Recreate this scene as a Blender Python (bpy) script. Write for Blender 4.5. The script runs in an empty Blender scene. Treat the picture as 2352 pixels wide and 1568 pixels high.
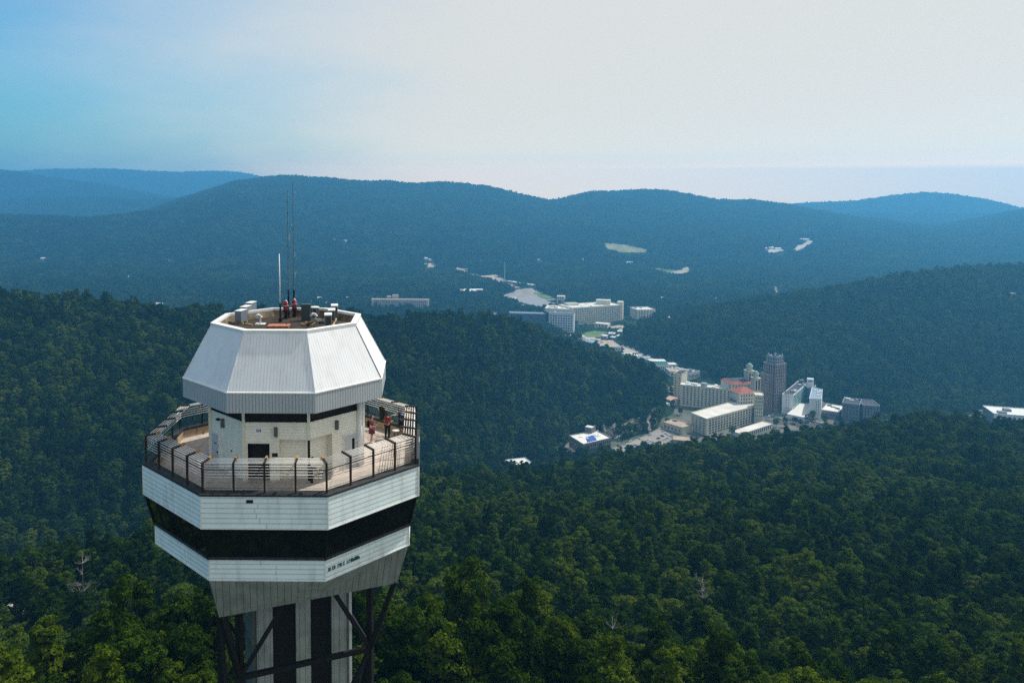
import bpy, bmesh, math, random
import numpy as np
from mathutils import Vector, Matrix
R = math.radians
scene = bpy.context.scene
C = scene.collection

# ------------------------------------------------------------------ camera
CAM_Z = 70.2
PITCH = R(4.147)
cam_d = bpy.data.cameras.new('camera'); cam = bpy.data.objects.new('camera', cam_d); C.objects.link(cam)
cam.location = (0, 0, CAM_Z); cam.rotation_euler = (R(90) - PITCH, 0, 0)
cam_d.sensor_width = 36; cam_d.lens = 1813 / 2352 * 36
cam_d.shift_x = (1176 - 943) / 2352; cam_d.shift_y = (571 - 784) / 2352
cam_d.clip_start = 0.5; cam_d.clip_end = 60000
scene.camera = cam

# ------------------------------------------------------------------ light
SUN_AZ, SUN_EL = 58.0, 52.0           # azimuth from +Y towards +X
sd = (math.sin(R(SUN_AZ)) * math.cos(R(SUN_EL)), math.cos(R(SUN_AZ)) * math.cos(R(SUN_EL)), math.sin(R(SUN_EL)))
sun_d = bpy.data.lights.new('sun', 'SUN'); sun_d.energy = 4.8; sun_d.angle = R(0.6); sun_d.color = (1, .95, .86)
sun = bpy.data.objects.new('sun', sun_d); C.objects.link(sun)
sun.rotation_euler = Vector(sd).to_track_quat('Z', 'Y').to_euler(); sun.location = (50, 30, 200)
w = bpy.data.worlds.new("World"); scene.world = w; w.use_nodes = True
nt = w.node_tree; nt.nodes.clear()
def N(t, tree=None, **k):
    n = (tree or nt).nodes.new(t)
    for a, b in k.items(): setattr(n, a, b)
    return n
out = N('ShaderNodeOutputWorld'); bg = N('ShaderNodeBackground')
sky = N('ShaderNodeTexSky'); sky.sky_type = 'NISHITA'; sky.sun_disc = False
sky.sun_elevation = R(SUN_EL); sky.sun_rotation = R(SUN_AZ); sky.air_density = 1.3; sky.dust_density = 1.0; sky.ozone_density = 2.0
L = nt.links.new
geo = N('ShaderNodeTexCoord'); sep = N('ShaderNodeSeparateXYZ'); L(geo.outputs['Generated'], sep.inputs[0])
def M(op, a, b=None, tree=None, clamp=False):
    n = N('ShaderNodeMath', tree); n.operation = op; n.use_clamp = clamp
    lk = (tree or nt).links.new
    for i, x in enumerate((a, b)):
        if x is None: continue
        if isinstance(x, (int, float)): n.inputs[i].default_value = x
        else: lk(x, n.inputs[i])
    return n.outputs[0]
# thin white veil of cloud: thick to the right, thinning to the upper left
nz = N('ShaderNodeTexNoise'); nz.inputs['Scale'].default_value = 2.2; nz.inputs['Detail'].default_value = 5; nz.inputs['Roughness'].default_value = .55
mp = N('ShaderNodeMapping'); mp.inputs['Scale'].default_value = (1, 1, 3.2); mp.inputs['Location'].default_value = (.35, .1, .2)
L(geo.outputs['Generated'], mp.inputs[0]); L(mp.outputs[0], nz.inputs[0])
az = M('ADD', sep.outputs['X'], M('MULTIPLY', sep.outputs['Z'], .25))
veil = M('ADD', M('ADD', M('MULTIPLY', az, 1.35), .655), M('MULTIPLY', M('MINIMUM', sep.outputs['Y'], 0.), -.45))  # extra veil added behind the camera as fill for the tower front
veil = M('ADD', veil, M('MULTIPLY', M('SUBTRACT', nz.outputs['Fac'], .5), .7))
low = M('POWER', 2.718, M('MULTIPLY', M('MAXIMUM', sep.outputs['Z'], 0.), -17.))
veil = M('ADD', veil, M('MULTIPLY', low, .13))
vr = N('ShaderNodeMapRange'); vr.interpolation_type = 'SMOOTHSTEP'
L(veil, vr.inputs['Value']); vr.inputs['From Min'].default_value = .0; vr.inputs['From Max'].default_value = .88
skys = N('ShaderNodeMix'); skys.data_type = 'RGBA'; skys.blend_type = 'MULTIPLY'; skys.inputs['Factor'].default_value = 1
L(sky.outputs[0], skys.inputs['A']); skys.inputs['B'].default_value = (.049, .108, .138, 1)
mx = N('ShaderNodeMix'); mx.data_type = 'RGBA'
L(vr.outputs[0], mx.inputs['Factor']); L(skys.outputs['Result'], mx.inputs['A']); 
low = M('POWER', 2.718, M('MULTIPLY', M('MAXIMUM', sep.outputs['Z'], 0.), -17.))
low = M('POWER', 2.718, M('MULTIPLY', M('MAXIMUM', sep.outputs['Z'], .0283), -40.))
vc = N('ShaderNodeCombineXYZ')
wide = M('POWER', 2.718, M('MULTIPLY', M('MAXIMUM', sep.outputs['Z'], 0.), -8.))
frontal = M('MULTIPLY', sep.outputs['Y'], 2.2, clamp=True)
low = M('MULTIPLY', low, frontal); wide = M('MULTIPLY', wide, frontal)
rp = N('ShaderNodeMapRange'); rp.interpolation_type = 'SMOOTHSTEP'; L(sep.outputs['Z'], rp.inputs['Value'])
for nm_, v_ in (('From Min', .026), ('From Max', .043), ('To Min', 1.), ('To Max', 0.)): rp.inputs[nm_].default_value = v_
strip = M('MULTIPLY', rp.outputs[0], frontal)
rp2 = N('ShaderNodeMapRange'); rp2.interpolation_type = 'SMOOTHSTEP'; L(sep.outputs['Z'], rp2.inputs['Value'])
for nm_, v_ in (('From Min', .0272), ('From Max', .0345), ('To Min', 1.), ('To Max', 0.)): rp2.inputs[nm_].default_value = v_
rim = M('MULTIPLY', rp2.outputs[0], frontal)
for i_, (base_, k_, w_, s_) in enumerate(((.752, 4.3, .60, .62), (.742, 2.75, .36, .14), (.705, .5, .03, 0.))):
    L(M('MULTIPLY', M('ADD', M('ADD', M('ADD', M('MULTIPLY', low, k_), M('MULTIPLY', wide, w_)), M('ADD', M('MULTIPLY', strip, s_), M('MULTIPLY', rim, (.40, .22, .0)[i_]))), 1.), base_), vc.inputs[i_])
L(vc.outputs[0], mx.inputs['B'])
L(vr.outputs[0], mx.inputs['Factor']); L(skys.outputs['Result'], mx.inputs['A'])
L(mx.outputs['Result'], bg.inputs['Color']); bg.inputs['Strength'].default_value = 1.0
L(bg.outputs[0], out.inputs['Surface'])
vs = scene.view_settings; vs.view_transform = 'Standard'; vs.look = 'None'; vs.exposure = 0; vs.gamma = 1; vs.use_curve_mapping = False
scene.cycles.volume_bounces = 1; scene.cycles.max_bounces = 6; scene.cycles.diffuse_bounces = 3; scene.cycles.transparent_max_bounces = 8
scene.cycles.use_denoising = False
scene.cycles.volume_max_steps = 64

# ------------------------------------------------------------------ photo <-> place (used to read positions off the photograph)
F_, CX, PY = 1813.0, 943.0, 571.0
cp, sp = math.cos(PITCH), math.sin(PITCH)
def ray(u, v):
    a = (u - CX) / F_; b = (PY - v) / F_
    return a, cp + b * sp, -sp + b * cp
def at_h(u, v, z):
    r = ray(u, v); t = (z - CAM_Z) / r[2]; return Vector((r[0] * t, r[1] * t, z))
def at_y(u, v, Y):
    r = ray(u, v); t = Y / r[1]; return Vector((r[0] * t, Y, CAM_Z + r[2] * t))

# ------------------------------------------------------------------ materials
MATS = {}
def mat(name, col, rough=.8, metal=0., var=.12, vscale=3., bump=0., pattern=None, col2=None, spec=.3, pfreq=4., pdark=.6, stain=0.):
    if name in MATS: return MATS[name]
    m = bpy.data.materials.new(name); m.use_nodes = True; t = m.node_tree; b = t.nodes['Principled BSDF']
    b.inputs['Roughness'].default_value = rough; b.inputs['Metallic'].default_value = metal
    b.inputs['Specular IOR Level'].default_value = spec
    tc = N('ShaderNodeTexCoord', t); n1 = N('ShaderNodeTexNoise', t)
    n1.inputs['Scale'].default_value = vscale; n1.inputs['Detail'].default_value = 4
    t.links.new(tc.outputs['Object'], n1.inputs[0])
    mx = N('ShaderNodeMix', t); mx.data_type = 'RGBA'
    c2 = col2 or tuple(x * (1 - var * 2) for x in col)
    rg = N('ShaderNodeMapRange', t); rg.inputs['From Min'].default_value = .3; rg.inputs['From Max'].default_value = .7
    t.links.new(n1.outputs['Fac'], rg.inputs['Value']); t.links.new(rg.outputs[0], mx.inputs['Factor'])
    mx.inputs['A'].default_value = (*col, 1); mx.inputs['B'].default_value = (*c2, 1)
    colout = mx.outputs['Result']; hout = None
    if pattern:
        uv = N('ShaderNodeUVMap', t); sx = N('ShaderNodeSeparateXYZ', t); t.links.new(uv.outputs[0], sx.inputs[0])
        if pattern == 'lap':        # overlapping horizontal boards
            f = M('FRACT', M('MULTIPLY', sx.outputs['Y'], pfreq, t), None, t)
            line = M('LESS_THAN', f, .22, t); hout = M('SUBTRACT', 1., f, t)
        elif pattern == 'rib':      # vertical standing ribs
            f = M('FRACT', M('MULTIPLY', sx.outputs['X'], pfreq, t), None, t)
            line = M('LESS_THAN', f, .2, t); hout = M('SUBTRACT', 1., line, t)
        elif pattern == 'board':
            f = M('FRACT', M('MULTIPLY', sx.outputs['X'], pfreq, t), None, t)
            line = M('LESS_THAN', f, .08, t); hout = M('SUBTRACT', 1., line, t)
        elif pattern == 'slab':
            f = M('FRACT', M('MULTIPLY', sx.outputs['X'], pfreq, t), None, t); g = M('FRACT', M('MULTIPLY', sx.outputs['Y'], pfreq, t), None, t)
            line = M('MAXIMUM', M('LESS_THAN', f, .03, t), M('LESS_THAN', g, .03, t), t)
        m2 = N('ShaderNodeMix', t); m2.data_type = 'RGBA'; m2.blend_type = 'MULTIPLY'
        t.links.new(M('MULTIPLY', line, 1 - pdark, t), m2.inputs['Factor']); t.links.new(colout, m2.inputs['A']); m2.inputs['B'].default_value = (.1, .12, .13, 1)
        colout = m2.outputs['Result']
    if stain:
        n2 = N('ShaderNodeTexNoise', t); mp = N('ShaderNodeMapping', t); mp.inputs['Scale'].default_value = (1.3, 1.3, .25)
        t.links.new(tc.outputs['Object'], mp.inputs[0]); t.links.new(mp.outputs[0], n2.inputs[0]); n2.inputs['Scale'].default_value = 1.6; n2.inputs['Detail'].default_value = 6
        r2 = N('ShaderNodeMapRange', t); r2.inputs['From Min'].default_value = .5; r2.inputs['From Max'].default_value = .75; r2.inputs['To Max'].default_value = stain
        t.links.new(n2.outputs['Fac'], r2.inputs['Value'])
        m3 = N('ShaderNodeMix', t); m3.data_type = 'RGBA'; m3.blend_type = 'MULTIPLY'; t.links.new(r2.outputs[0], m3.inputs['Factor'])
        t.links.new(colout, m3.inputs['A']); m3.inputs['B'].default_value = (.55, .5, .42, 1); colout = m3.outputs['Result']
    t.links.new(colout, b.inputs['Base Color'])
    if hout is not None or bump:
        bp = N('ShaderNodeBump', t); bp.inputs['Strength'].default_value = .6; bp.inputs['Distance'].default_value = .02
        t.links.new(hout if hout is not None else n1.outputs['Fac'], bp.inputs['Height']); t.links.new(bp.outputs[0], b.inputs['Normal'])
        if bump: bp.inputs['Distance'].default_value = bump
    MATS[name] = m; return m

def leafmat(name, ca, cb, cc):
    m = bpy.data.materials.new(name); m.use_nodes = True; t = m.node_tree; b = t.nodes['Principled BSDF']; l = t.links.new
    oi = N('ShaderNodeObjectInfo', t); g = N('ShaderNodeNewGeometry', t)
    n1 = N('ShaderNodeTexNoise', t); n1.inputs['Scale'].default_value = .006; n1.inputs['Detail'].default_value = 3; l(g.outputs['Position'], n1.inputs[0])
    n2 = N('ShaderNodeTexNoise', t); n2.inputs['Scale'].default_value = .55; n2.inputs['Detail'].default_value = 2; l(g.outputs['Position'], n2.inputs[0])
    n3 = N('ShaderNodeTexNoise', t); n3.inputs['Scale'].default_value = .035; n3.inputs['Detail'].default_value = 3; l(g.outputs['Position'], n3.inputs[0])
    f = M('ADD', M('MULTIPLY', oi.outputs['Random'], .62, t), M('MULTIPLY', M('SUBTRACT', n1.outputs['Fac'], .22, t), .9, t), t)
    f = M('ADD', f, M('MULTIPLY', M('SUBTRACT', n3.outputs['Fac'], .5, t), .9, t), t)
    f = M('ADD', f, M('MULTIPLY', M('SUBTRACT', n2.outputs['Fac'], .5, t), .9, t), t)
    cr = N('ShaderNodeValToRGB', t); e = cr.color_ramp.elements
    e[0].position = .15; e[0].color = (*ca, 1); e[1].position = .95; e[1].color = (*cc, 1)
    x = cr.color_ramp.elements.new(.6); x.color = (*cb, 1)
    l(f, cr.inputs[0]); 
    tr = N('ShaderNodeBsdfTranslucent', t); df = N('ShaderNodeBsdfDiffuse', t); ms = N('ShaderNodeMixShader', t); ms.inputs[0].default_value = .22
    hs = N('ShaderNodeHueSaturation', t); hs.inputs['Value'].default_value = 1.6; hs.inputs['Saturation'].default_value = 1.1; l(cr.outputs[0], hs.inputs['Color'])
    l(cr.outputs[0], df.inputs[0]); l(hs.outputs[0], tr.inputs[0]); l(df.outputs[0], ms.inputs[1]); l(tr.outputs[0], ms.inputs[2])
    l(ms.outputs[0], t.nodes['Material Output'].inputs[0]); return m

LEAF = leafmat('leaf_green', (.010, .024, .002), (.028, .058, .004), (.080, .120, .008))
LEAF_Y = leafmat('leaf_yellow_green', (.04, .075, .008), (.06, .10, .010), (.11, .14, .015))
BARK = mat('bark', (.09, .065, .045), .95, vscale=6)
DEADWOOD = mat('deadwood', (.22, .215, .20), .9, vscale=8)
WHITE = mat('white_paint', (.78, .79, .77), .55, var=.05, stain=.25)
SIDING = mat('lap_siding', (.80, .91, .90), .6, pattern='lap', pfreq=3.5, pdark=.68, var=.06, stain=.45, vscale=.6)
CREAM = mat('cream_siding', (.88, .86, .73), .6, pattern='lap', pfreq=5.5, pdark=.86, var=.05, stain=.25)
CREAMP = mat('cream_trim', (.74, .72, .58), .6, var=.06)
RIBM = mat('ribbed_metal', (.75, .77, .79), .42, .0, pattern='rib', pfreq=5.2, pdark=.84, var=.05, spec=.5, stain=.25, vscale=.5)
FASM = mat('fascia_metal', (.42, .46, .48), .45, .0, pattern='rib', pfreq=5.2, pdark=.5, var=.05, spec=.5, vscale=.5)
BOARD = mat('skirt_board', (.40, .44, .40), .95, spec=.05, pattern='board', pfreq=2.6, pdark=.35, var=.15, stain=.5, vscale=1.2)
BLACKM = mat('black_steel', (.012, .012, .014), .6, var=.2)
DARK = mat('dark_recess', (.012, .012, .013), .8)
BROWN = mat('dark_brown_steel', (.035, .022, .016), .6, var=.3)
RUSTY = mat('ochre_cap', (.42, .25, .10), .7, var=.2)
RAILW = mat('rail_white', (.80, .78, .74), .5, var=.05)
CAPM = mat('dark_coping', (.035, .038, .042), .7, var=.2)
DECKM = mat('deck_concrete', (.50, .42, .37), .85, var=.08, pattern='slab', pfreq=.42, pdark=.8, stain=.5)
PLY = mat('plywood', (.42, .32, .21), .85, pattern='board', pfreq=.8, pdark=.6, var=.14)
ROOFD = mat('roof_membrane', (.018, .015, .013), .95, var=.3, vscale=1.2, col2=(.06, .045, .03), stain=.5)
PANELB = mat('weathered_panel', (.20, .155, .11), .85, var=.2, vscale=1.5, col2=(.05, .042, .03))
TIMBER = mat('timber', (.48, .38, .20), .8)
RED = mat('beacon_red', (.30, .008, .012), .25, spec=.6)
ALU = mat('aluminium', (.55, .57, .58), .4, .6)
ACW = mat('cabinet_enamel', (.78, .78, .76), .45, var=.05)
ACG = mat('cabinet_side', (.15, .19, .24), .5, var=.08)
ACD = mat('condenser_grille', (.06, .065, .07), .7, pattern='lap', pfreq=18, pdark=.3)
CAB = mat('green_grey_cabinet', (.045, .065, .07), .5)
COPPER = mat('rust_orange', (.50, .20, .12), .8, var=.2, vscale=5)
GREYD = mat('grey_door', (.50, .53, .55), .5, var=.04)
SCONCE = mat('sconce_grey', (.12, .125, .125), .5)
CABLE = mat('grey_cable', (.55, .55, .52), .5)
SIGNB = mat('sign_blue', (.05, .06, .25), .5)
SIGNW = mat('sign_white', (.82, .82, .84), .5, var=.02)
TEAL = mat('teal_letter', (.02, .10, .09), .6)
def glassmat():
    m = bpy.data.materials.new('dark_window_glass'); m.use_nodes = True; b = m.node_tree.nodes['Principled BSDF']
    b.inputs['Base Color'].default_value = (.01, .011, .012, 1); b.inputs['Roughness'].default_value = .04; b.inputs['Specular IOR Level'].default_value = .6
    return m
GLASS = glassmat()
def cleargl():
    m = bpy.data.materials.new('clear_glass'); m.use_nodes = True; t = m.node_tree
    t.nodes.remove(t.nodes['Principled BSDF'])
    tr = N('ShaderNodeBsdfTransparent', t); tr.inputs[0].default_value = (.86, .92, .92, 1); gl = N('ShaderNodeBsdfGlossy', t); gl.inputs['Roughness'].default_value = .03
    ms = N('ShaderNodeMixShader', t); ms.inputs[0].default_value = .06
    t.links.new(tr.outputs[0], ms.inputs[1]); t.links.new(gl.outputs[0], ms.inputs[2]); t.links.new(ms.outputs[0], t.nodes['Material Output'].inputs[0]); return m
CLEAR = cleargl()

# ------------------------------------------------------------------ mesh building
class MB:
    def __init__(s): s.v = []; s.f = []; s.m = []
    def face(s, pts, mi=0):
        i = len(s.v); s.v += [tuple(p) for p in pts]; s.f.append(tuple(range(i, i + len(pts)))); s.m.append(mi)
    def box(s, c, size, rz=0, mi=0, rot=None, topmi=None):
        c = Vector(c); h = Vector(size) / 2; Mx = rot or Matrix.Rotation(rz, 3, 'Z')
        P = [c + Mx @ Vector((x * h.x, y * h.y, z * h.z)) for z in (-1, 1) for x, y in ((-1, -1), (1, -1), (1, 1), (-1, 1))]
        i = len(s.v); s.v += [tuple(p) for p in P]
        for q, (a) in enumerate(((0, 3, 2, 1), (4, 5, 6, 7), (0, 1, 5, 4), (1, 2, 6, 5), (2, 3, 7, 6), (3, 0, 4, 7))):
            s.f.append(tuple(i + k for k in a)); s.m.append(topmi if (q == 1 and topmi is not None) else mi)
        return s
    def beam(s, p, q, wd, ht=None, up=(0, 0, 1), mi=0):
        p = Vector(p); q = Vector(q); d = q - p; y = d.normalized(); u = Vector(up)
        if abs(y.dot(u)) > .99: u = Vector((1, 0, 0))
        x = y.cross(u).normalized(); z = x.cross(y)
        s.box((p + q) / 2, (wd, d.length, ht or wd), rot=Matrix((x, y, z)).transposed(), mi=mi); return s
    def tube(s, p, q, r, n=8, r2=None, mi=0, caps=True):
        p = Vector(p); q = Vector(q); d = (q - p).normalized(); u = Vector((0, 0, 1)) if abs(d.z) < .9 else Vector((1, 0, 0))
        x = d.cross(u).normalized(); y = d.cross(x); r2 = r if r2 is None else r2; i = len(s.v)
        for c, rr in ((p, r), (q, r2)):
            for k in range(n):
                a = 2 * math.pi * k / n; s.v.append(tuple(c + x * math.cos(a) * rr + y * math.sin(a) * rr))
        for k in range(n):
            s.f.append((i + k, i + (k + 1) % n, i + n + (k + 1) % n, i + n + k)); s.m.append(mi)
        if caps:
            s.f.append(tuple(i + k for k in reversed(range(n)))); s.f.append(tuple(i + n + k for k in range(n))); s.m += [mi, mi]
        return s
    def prism(s, poly, z0, z1, mi=0, topmi=None, bottom=True):
        n = len(poly); A = sum(poly[k][0] * poly[(k + 1) % n][1] - poly[(k + 1) % n][0] * poly[k][1] for k in range(n))
        if A < 0: poly = list(reversed(poly))
        i = len(s.v); s.v += [(p[0], p[1], z0) for p in poly] + [(p[0], p[1], z1) for p in poly]
        for k in range(n): s.f.append((i + k, i + (k + 1) % n, i + n + (k + 1) % n, i + n + k)); s.m.append(mi)
        s.f.append(tuple(i + n + k for k in range(n))); s.m.append(mi if topmi is None else topmi)
        if bottom: s.f.append(tuple(i + k for k in reversed(range(n)))); s.m.append(mi)
        return s
    def build(s, name, mats, parent=None, smooth=False, uv=True):
        me = bpy.data.meshes.new(name); me.from_pydata(s.v, [], s.f)
        if not isinstance(mats, (list, tuple)): mats = [mats]
        for m in mats: me.materials.append(m)
        for p, mi in zip(me.polygons, s.m): p.material_index = mi; p.use_smooth = smooth
        if uv:
            ul = me.uv_layers.new(name='UVMap').data
            for p in me.polygons:
                n = p.normal
                t = Vector((-n.y, n.x, 0)) if abs(n.z) < .98 else Vector((1, 0, 0))
                t.normalize(); b = n.cross(t)
                for li in p.loop_indices:
                    co = me.vertices[me.loops[li].vertex_index].co; ul[li].uv = (co.dot(t), co.dot(b))
        o = bpy.data.objects.new(name, me); C.objects.link(o)
        if parent: o.parent = parent
        return o
def tag(o, label=None, cat=None, group=None, kind=None):
    if label: o['label'] = label
    if cat: o['category'] = cat
    if group: o['group'] = group
    if kind: o['kind'] = kind
    return o
def empty(name, loc, label, cat, group=None, rz=0):
    o = bpy.data.objects.new(name, None); C.objects.link(o); o.location = loc; o.rotation_euler = (0, 0, rz); o.empty_display_size = .5
    return tag(o, label, cat, group)
def copy_tree(o, parent=None):
    c = o.copy(); C.objects.link(c); c.parent = parent
    for ch in list(o.children): copy_tree(ch, c)
    return c

# ------------------------------------------------------------------ terrain
ZT = -205.0      # floor of the town valley
def zof(v, Y):
    r = ray(0, v); return CAM_Z + r[2] * Y / r[1]
def tof(u, v=None):
    a = (u - CX) / F_
    if v is None: return a * 1.02
    b = (PY - v) / F_; return a / (cp + b * sp)
# features: lists of (u, Y, 'v', v) or (u, Y, 'z', z); heights are those of the tree tops
FE = []
def feat(*pts):
    T, Y, Z = [], [], []
    for u, y, k, val in pts:
        T.append(tof(u, val if k == 'v' else None)); Y.append(y); Z.append(zof(val, y) if k == 'v' else val)
    FE.append((np.array(T), np.array(Y, float), np.array(Z, float)))
feat((0, 20, 'z', 9)); feat((0, 90, 'z', 3))
feat((-300, 158, 'v', 1568), (700, 158, 'v', 1568), (900, 142, 'v', 1568), (2700, 142, 'v', 1568))
feat((-300, 190, 'v', 1430), (0, 190, 'v', 1430), (400, 190, 'v', 1430), (900, 185, 'v', 1400), (2700, 185, 'v', 1400))
feat((-300, 225, 'v', 1350), (0, 228, 'v', 1335), (60, 230, 'v', 1312), (300, 238, 'v', 1275), (500, 250, 'v', 1245), (700, 275, 'v', 1210), (930, 290, 'v', 1200), (2700, 290, 'v', 1200))
feat((-300, 240, 'v', 1345), (0, 243, 'v', 1325), (60, 248, 'v', 1302), (300, 260, 'v', 1264), (500, 290, 'v', 1215), (700, 330, 'v', 1150), (930, 410, 'v', 1104),
     (1150, 480, 'v', 1103), (1300, 520, 'v', 1084), (1500, 560, 'v', 1052), (1700, 590, 'v', 1020), (1900, 610, 'v', 999), (2000, 615, 'v', 987), (2150, 620, 'v', 971), (2352, 620, 'v', 986), (2700, 640, 'v', 992))
feat((-300, 320, 'z', -118), (300, 330, 'z', -125), (500, 370, 'z', -130), (700, 440, 'z', -138), (930, 530, 'z', -150), (1150, 600, 'z', -190), (1300, 640, 'z', -196), (1500, 680, 'z', -196), (2700, 760, 'z', -196))
feat((-300, 430, 'v', 1240), (0, 430, 'v', 1235), (480, 450, 'v', 1215), (700, 520, 'v', 1130), (930, 600, 'v', 1085), (1100, 690, 'v', 1065), (1200, 770, 'z', -192), (1300, 860, 'z', -196), (1400, 880, 'z', -196), (1500, 900, 'z', -196), (2700, 900, 'z', -196))
feat((-300, 560, 'v', 930), (0, 560, 'v', 940), (480, 580, 'v', 960), (930, 720, 'v', 900), (1150, 810, 'v', 905), (1300, 925, 'v', 925), (1400, 940, 'v', 925), (1470, 940, 'v', 930), (1497, 940, 'v', 945), (1515, 950, 'z', -196), (2700, 950, 'z', -196))
feat((-300, 740, 'v', 650), (0, 740, 'v', 671), (85, 745, 'v', 676), (170, 750, 'v', 686), (254, 760, 'v', 693), (339, 770, 'v', 706), (403, 780, 'v', 714), (520, 800, 'v', 716), (700, 830, 'v', 718), (850, 860, 'v', 724), (985, 895, 'v', 722),
     (1106, 930, 'v', 721), (1168, 950, 'v', 731), (1220, 965, 'v', 749), (1272, 980, 'v', 766), (1290, 985, 'v', 782), (1331, 1000, 'v', 794), (1393, 1005, 'v', 811), (1452, 1005, 'v', 828), (1495, 1000, 'v', 842), (1512, 1000, 'v', 868), (1530, 1000, 'z', -196), (2700, 1000, 'z', -196))
feat((-300, 960, 'z', -150), (900, 1040, 'z', -175), (1200, 1100, 'z', -190), (1300, 1130, 'z', -196), (1450, 1110, 'z', -196), (1550, 1050, 'z', -196), (1900, 1035, 'z', -196), (2700, 1000, 'z', -196))
feat((-300, 1250, 'z', -175), (1000, 1250, 'z', -190), (1300, 1290, 'z', -196), (1440, 1260, 'z', -196), (1560, 1170, 'z', -195), (1800, 1120, 'v', 850), (1900, 1090, 'v', 862), (2050, 1060, 'v', 880), (2352, 1020, 'v', 890), (2700, 980, 'v', 880))
feat((-300, 1500, 'z', -175), (1000, 1450, 'z', -192), (1380, 1380, 'z', -196), (1425, 1380, 'v', 771), (1549, 1400, 'v', 741), (1624, 1420, 'v', 721), (1724, 1440, 'v', 696), (1824, 1460, 'v', 681), (1925, 1480, 'v', 666), (2000, 1490, 'v', 650), (2075, 1500, 'v', 635), (2150, 1520, 'v', 620), (2226, 1540, 'v', 618), (2352, 1580, 'v', 605), (2700, 1650, 'v', 590))
feat((-300, 1900, 'z', -170), (1000, 1850, 'z', -190), (1400, 1800, 'z', -196), (1900, 1900, 'z', -200), (2700, 2150, 'z', -200))
feat((-300, 2600, 'z', -162), (0, 2600, 'z', -165), (500, 2600, 'z', -170), (900, 2600, 'z', -180), (1300, 2600, 'z', -185), (1800, 2700, 'z', -190), (2700, 2800, 'z', -200))
feat((-300, 3300, 'v', 498), (0, 3300, 'v', 496), (180, 3300, 'v', 498), (330, 3350, 'v', 490), (430, 3400, 'v', 470), (520, 3400, 'v', 460), (700, 3400, 'v', 480), (1000, 3400, 'v', 500), (1300, 3400, 'v', 520), (1600, 3400, 'v', 530), (1900, 3400, 'v', 542), (2352, 3400, 'v', 548), (2700, 3400, 'v', 548))
feat((-300, 4300, 'v', 530), (0, 4300, 'v', 520), (180, 4300, 'v', 515), (330, 4300, 'v', 487), (430, 4300, 'v', 452), (520, 4300, 'v', 421), (600, 4300, 'v', 404), (640, 4300, 'v', 402), (720, 4300, 'v', 406), (850, 4300, 'v', 416), (950, 4300, 'v', 422), (1000, 4300, 'v', 419), (1080, 4300, 'v', 421), (1130, 4300, 'v', 429),
     (1190, 4300, 'v', 443), (1270, 4300, 'v', 462), (1320, 4350, 'v', 451), (1400, 4400, 'v', 439), (1490, 4400, 'v', 434), (1560, 4400, 'v', 441), (1640, 4400, 'v', 458), (1720, 4400, 'v', 461), (1830, 4400, 'v', 474), (1900, 4300, 'v', 488), (2000, 4300, 'v', 505), (2150, 4300, 'v', 520), (2250, 4300, 'v', 503), (2352, 4300, 'v', 483), (2700, 4300, 'v', 450))
feat((0, 4850, 'z', -190))
feat((-300, 5350, 'v', 445), (0, 5350, 'v', 455), (200, 5350, 'v', 449), (430, 5350, 'v', 452), (600, 5350, 'v', 470), (1900, 5350, 'v', 490), (2700, 5350, 'v', 490))
feat((0, 5750, 'z', -190))
feat((-300, 6200, 'v', 370), (0, 6200, 'v', 388), (60, 6200, 'v', 396), (150, 6200, 'v', 413), (250, 6200, 'v', 426), (330, 6200, 'v', 441), (450, 6200, 'v', 462), (900, 6200, 'v', 475), (1700, 6200, 'v', 480), (1850, 6200, 'v', 468), (1960, 6200, 'v', 467), (2060, 6200, 'v', 449), (2120, 6200, 'v', 443), (2200, 6200, 'v', 448), (2280, 6200, 'v', 463), (2340, 6200, 'v', 481), (2450, 6200, 'v', 492), (2700, 6200, 'v', 470))
feat((0, 7350, 'z', -120))
feat((-300, 8500, 'v', 400), (0, 8500, 'v', 396), (60, 8500, 'v', 387), (120, 8500, 'v', 384), (250, 8500, 'v', 383), (320, 8500, 'v', 387), (400, 8500, 'v', 391), (500, 8500, 'v', 388), (560, 8500, 'v', 392), (640, 8500, 'v', 412), (760, 8500, 'v', 430), (1100, 8500, 'v', 480), (2700, 8500, 'v', 500))
feat((0, 8850, 'z', -150))
feat((-300, 9200, 'v', 405), (700, 9200, 'v', 404), (760, 9200, 'v', 406), (850, 9200, 'v', 413), (920, 9200, 'v', 413), (1020, 9200, 'v', 418), (1120, 9200, 'v', 430), (1250, 9200, 'v', 490), (2700, 9200, 'v', 500))
feat((0, 9600, 'z', -200))

NT, NY = 420, 640
tg = np.linspace(-1.25, 1.55, NT)
yg = np.concatenate([np.linspace(-400, 70, 14)[:-1], np.geomspace(70, 9600, NY - 13)])
G = np.zeros((NY, NT))
for j, t in enumerate(tg):
    ys = [-500.]; zs = [9.]
    for T, Y, Z in FE: ys.append(float(np.interp(t, T, Y))); zs.append(float(np.interp(t, T, Z)))
    G[:, j] = np.interp(np.log(np.maximum(yg, 1) + 30), np.log(np.maximum(np.array(ys), 0) + 30 + np.arange(len(ys)) * 1e-3), zs)
def blur(A, k, ax):
    w_ = np.exp(-.5 * (np.arange(-3 * k, 3 * k + 1) / k) ** 2); w_ /= w_.sum()
    pad = [(0, 0), (0, 0)]; pad[ax] = (3 * k, 3 * k); P = np.pad(A, pad, mode='edge'); o_ = np.zeros_like(A)
    for i, ww in enumerate(w_): o_ += ww * (P[i:i + A.shape[0], :] if ax == 0 else P[:, i:i + A.shape[1]])
    return o_
G = blur(G, 1, 0); G = blur(G, 1, 1)
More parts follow.
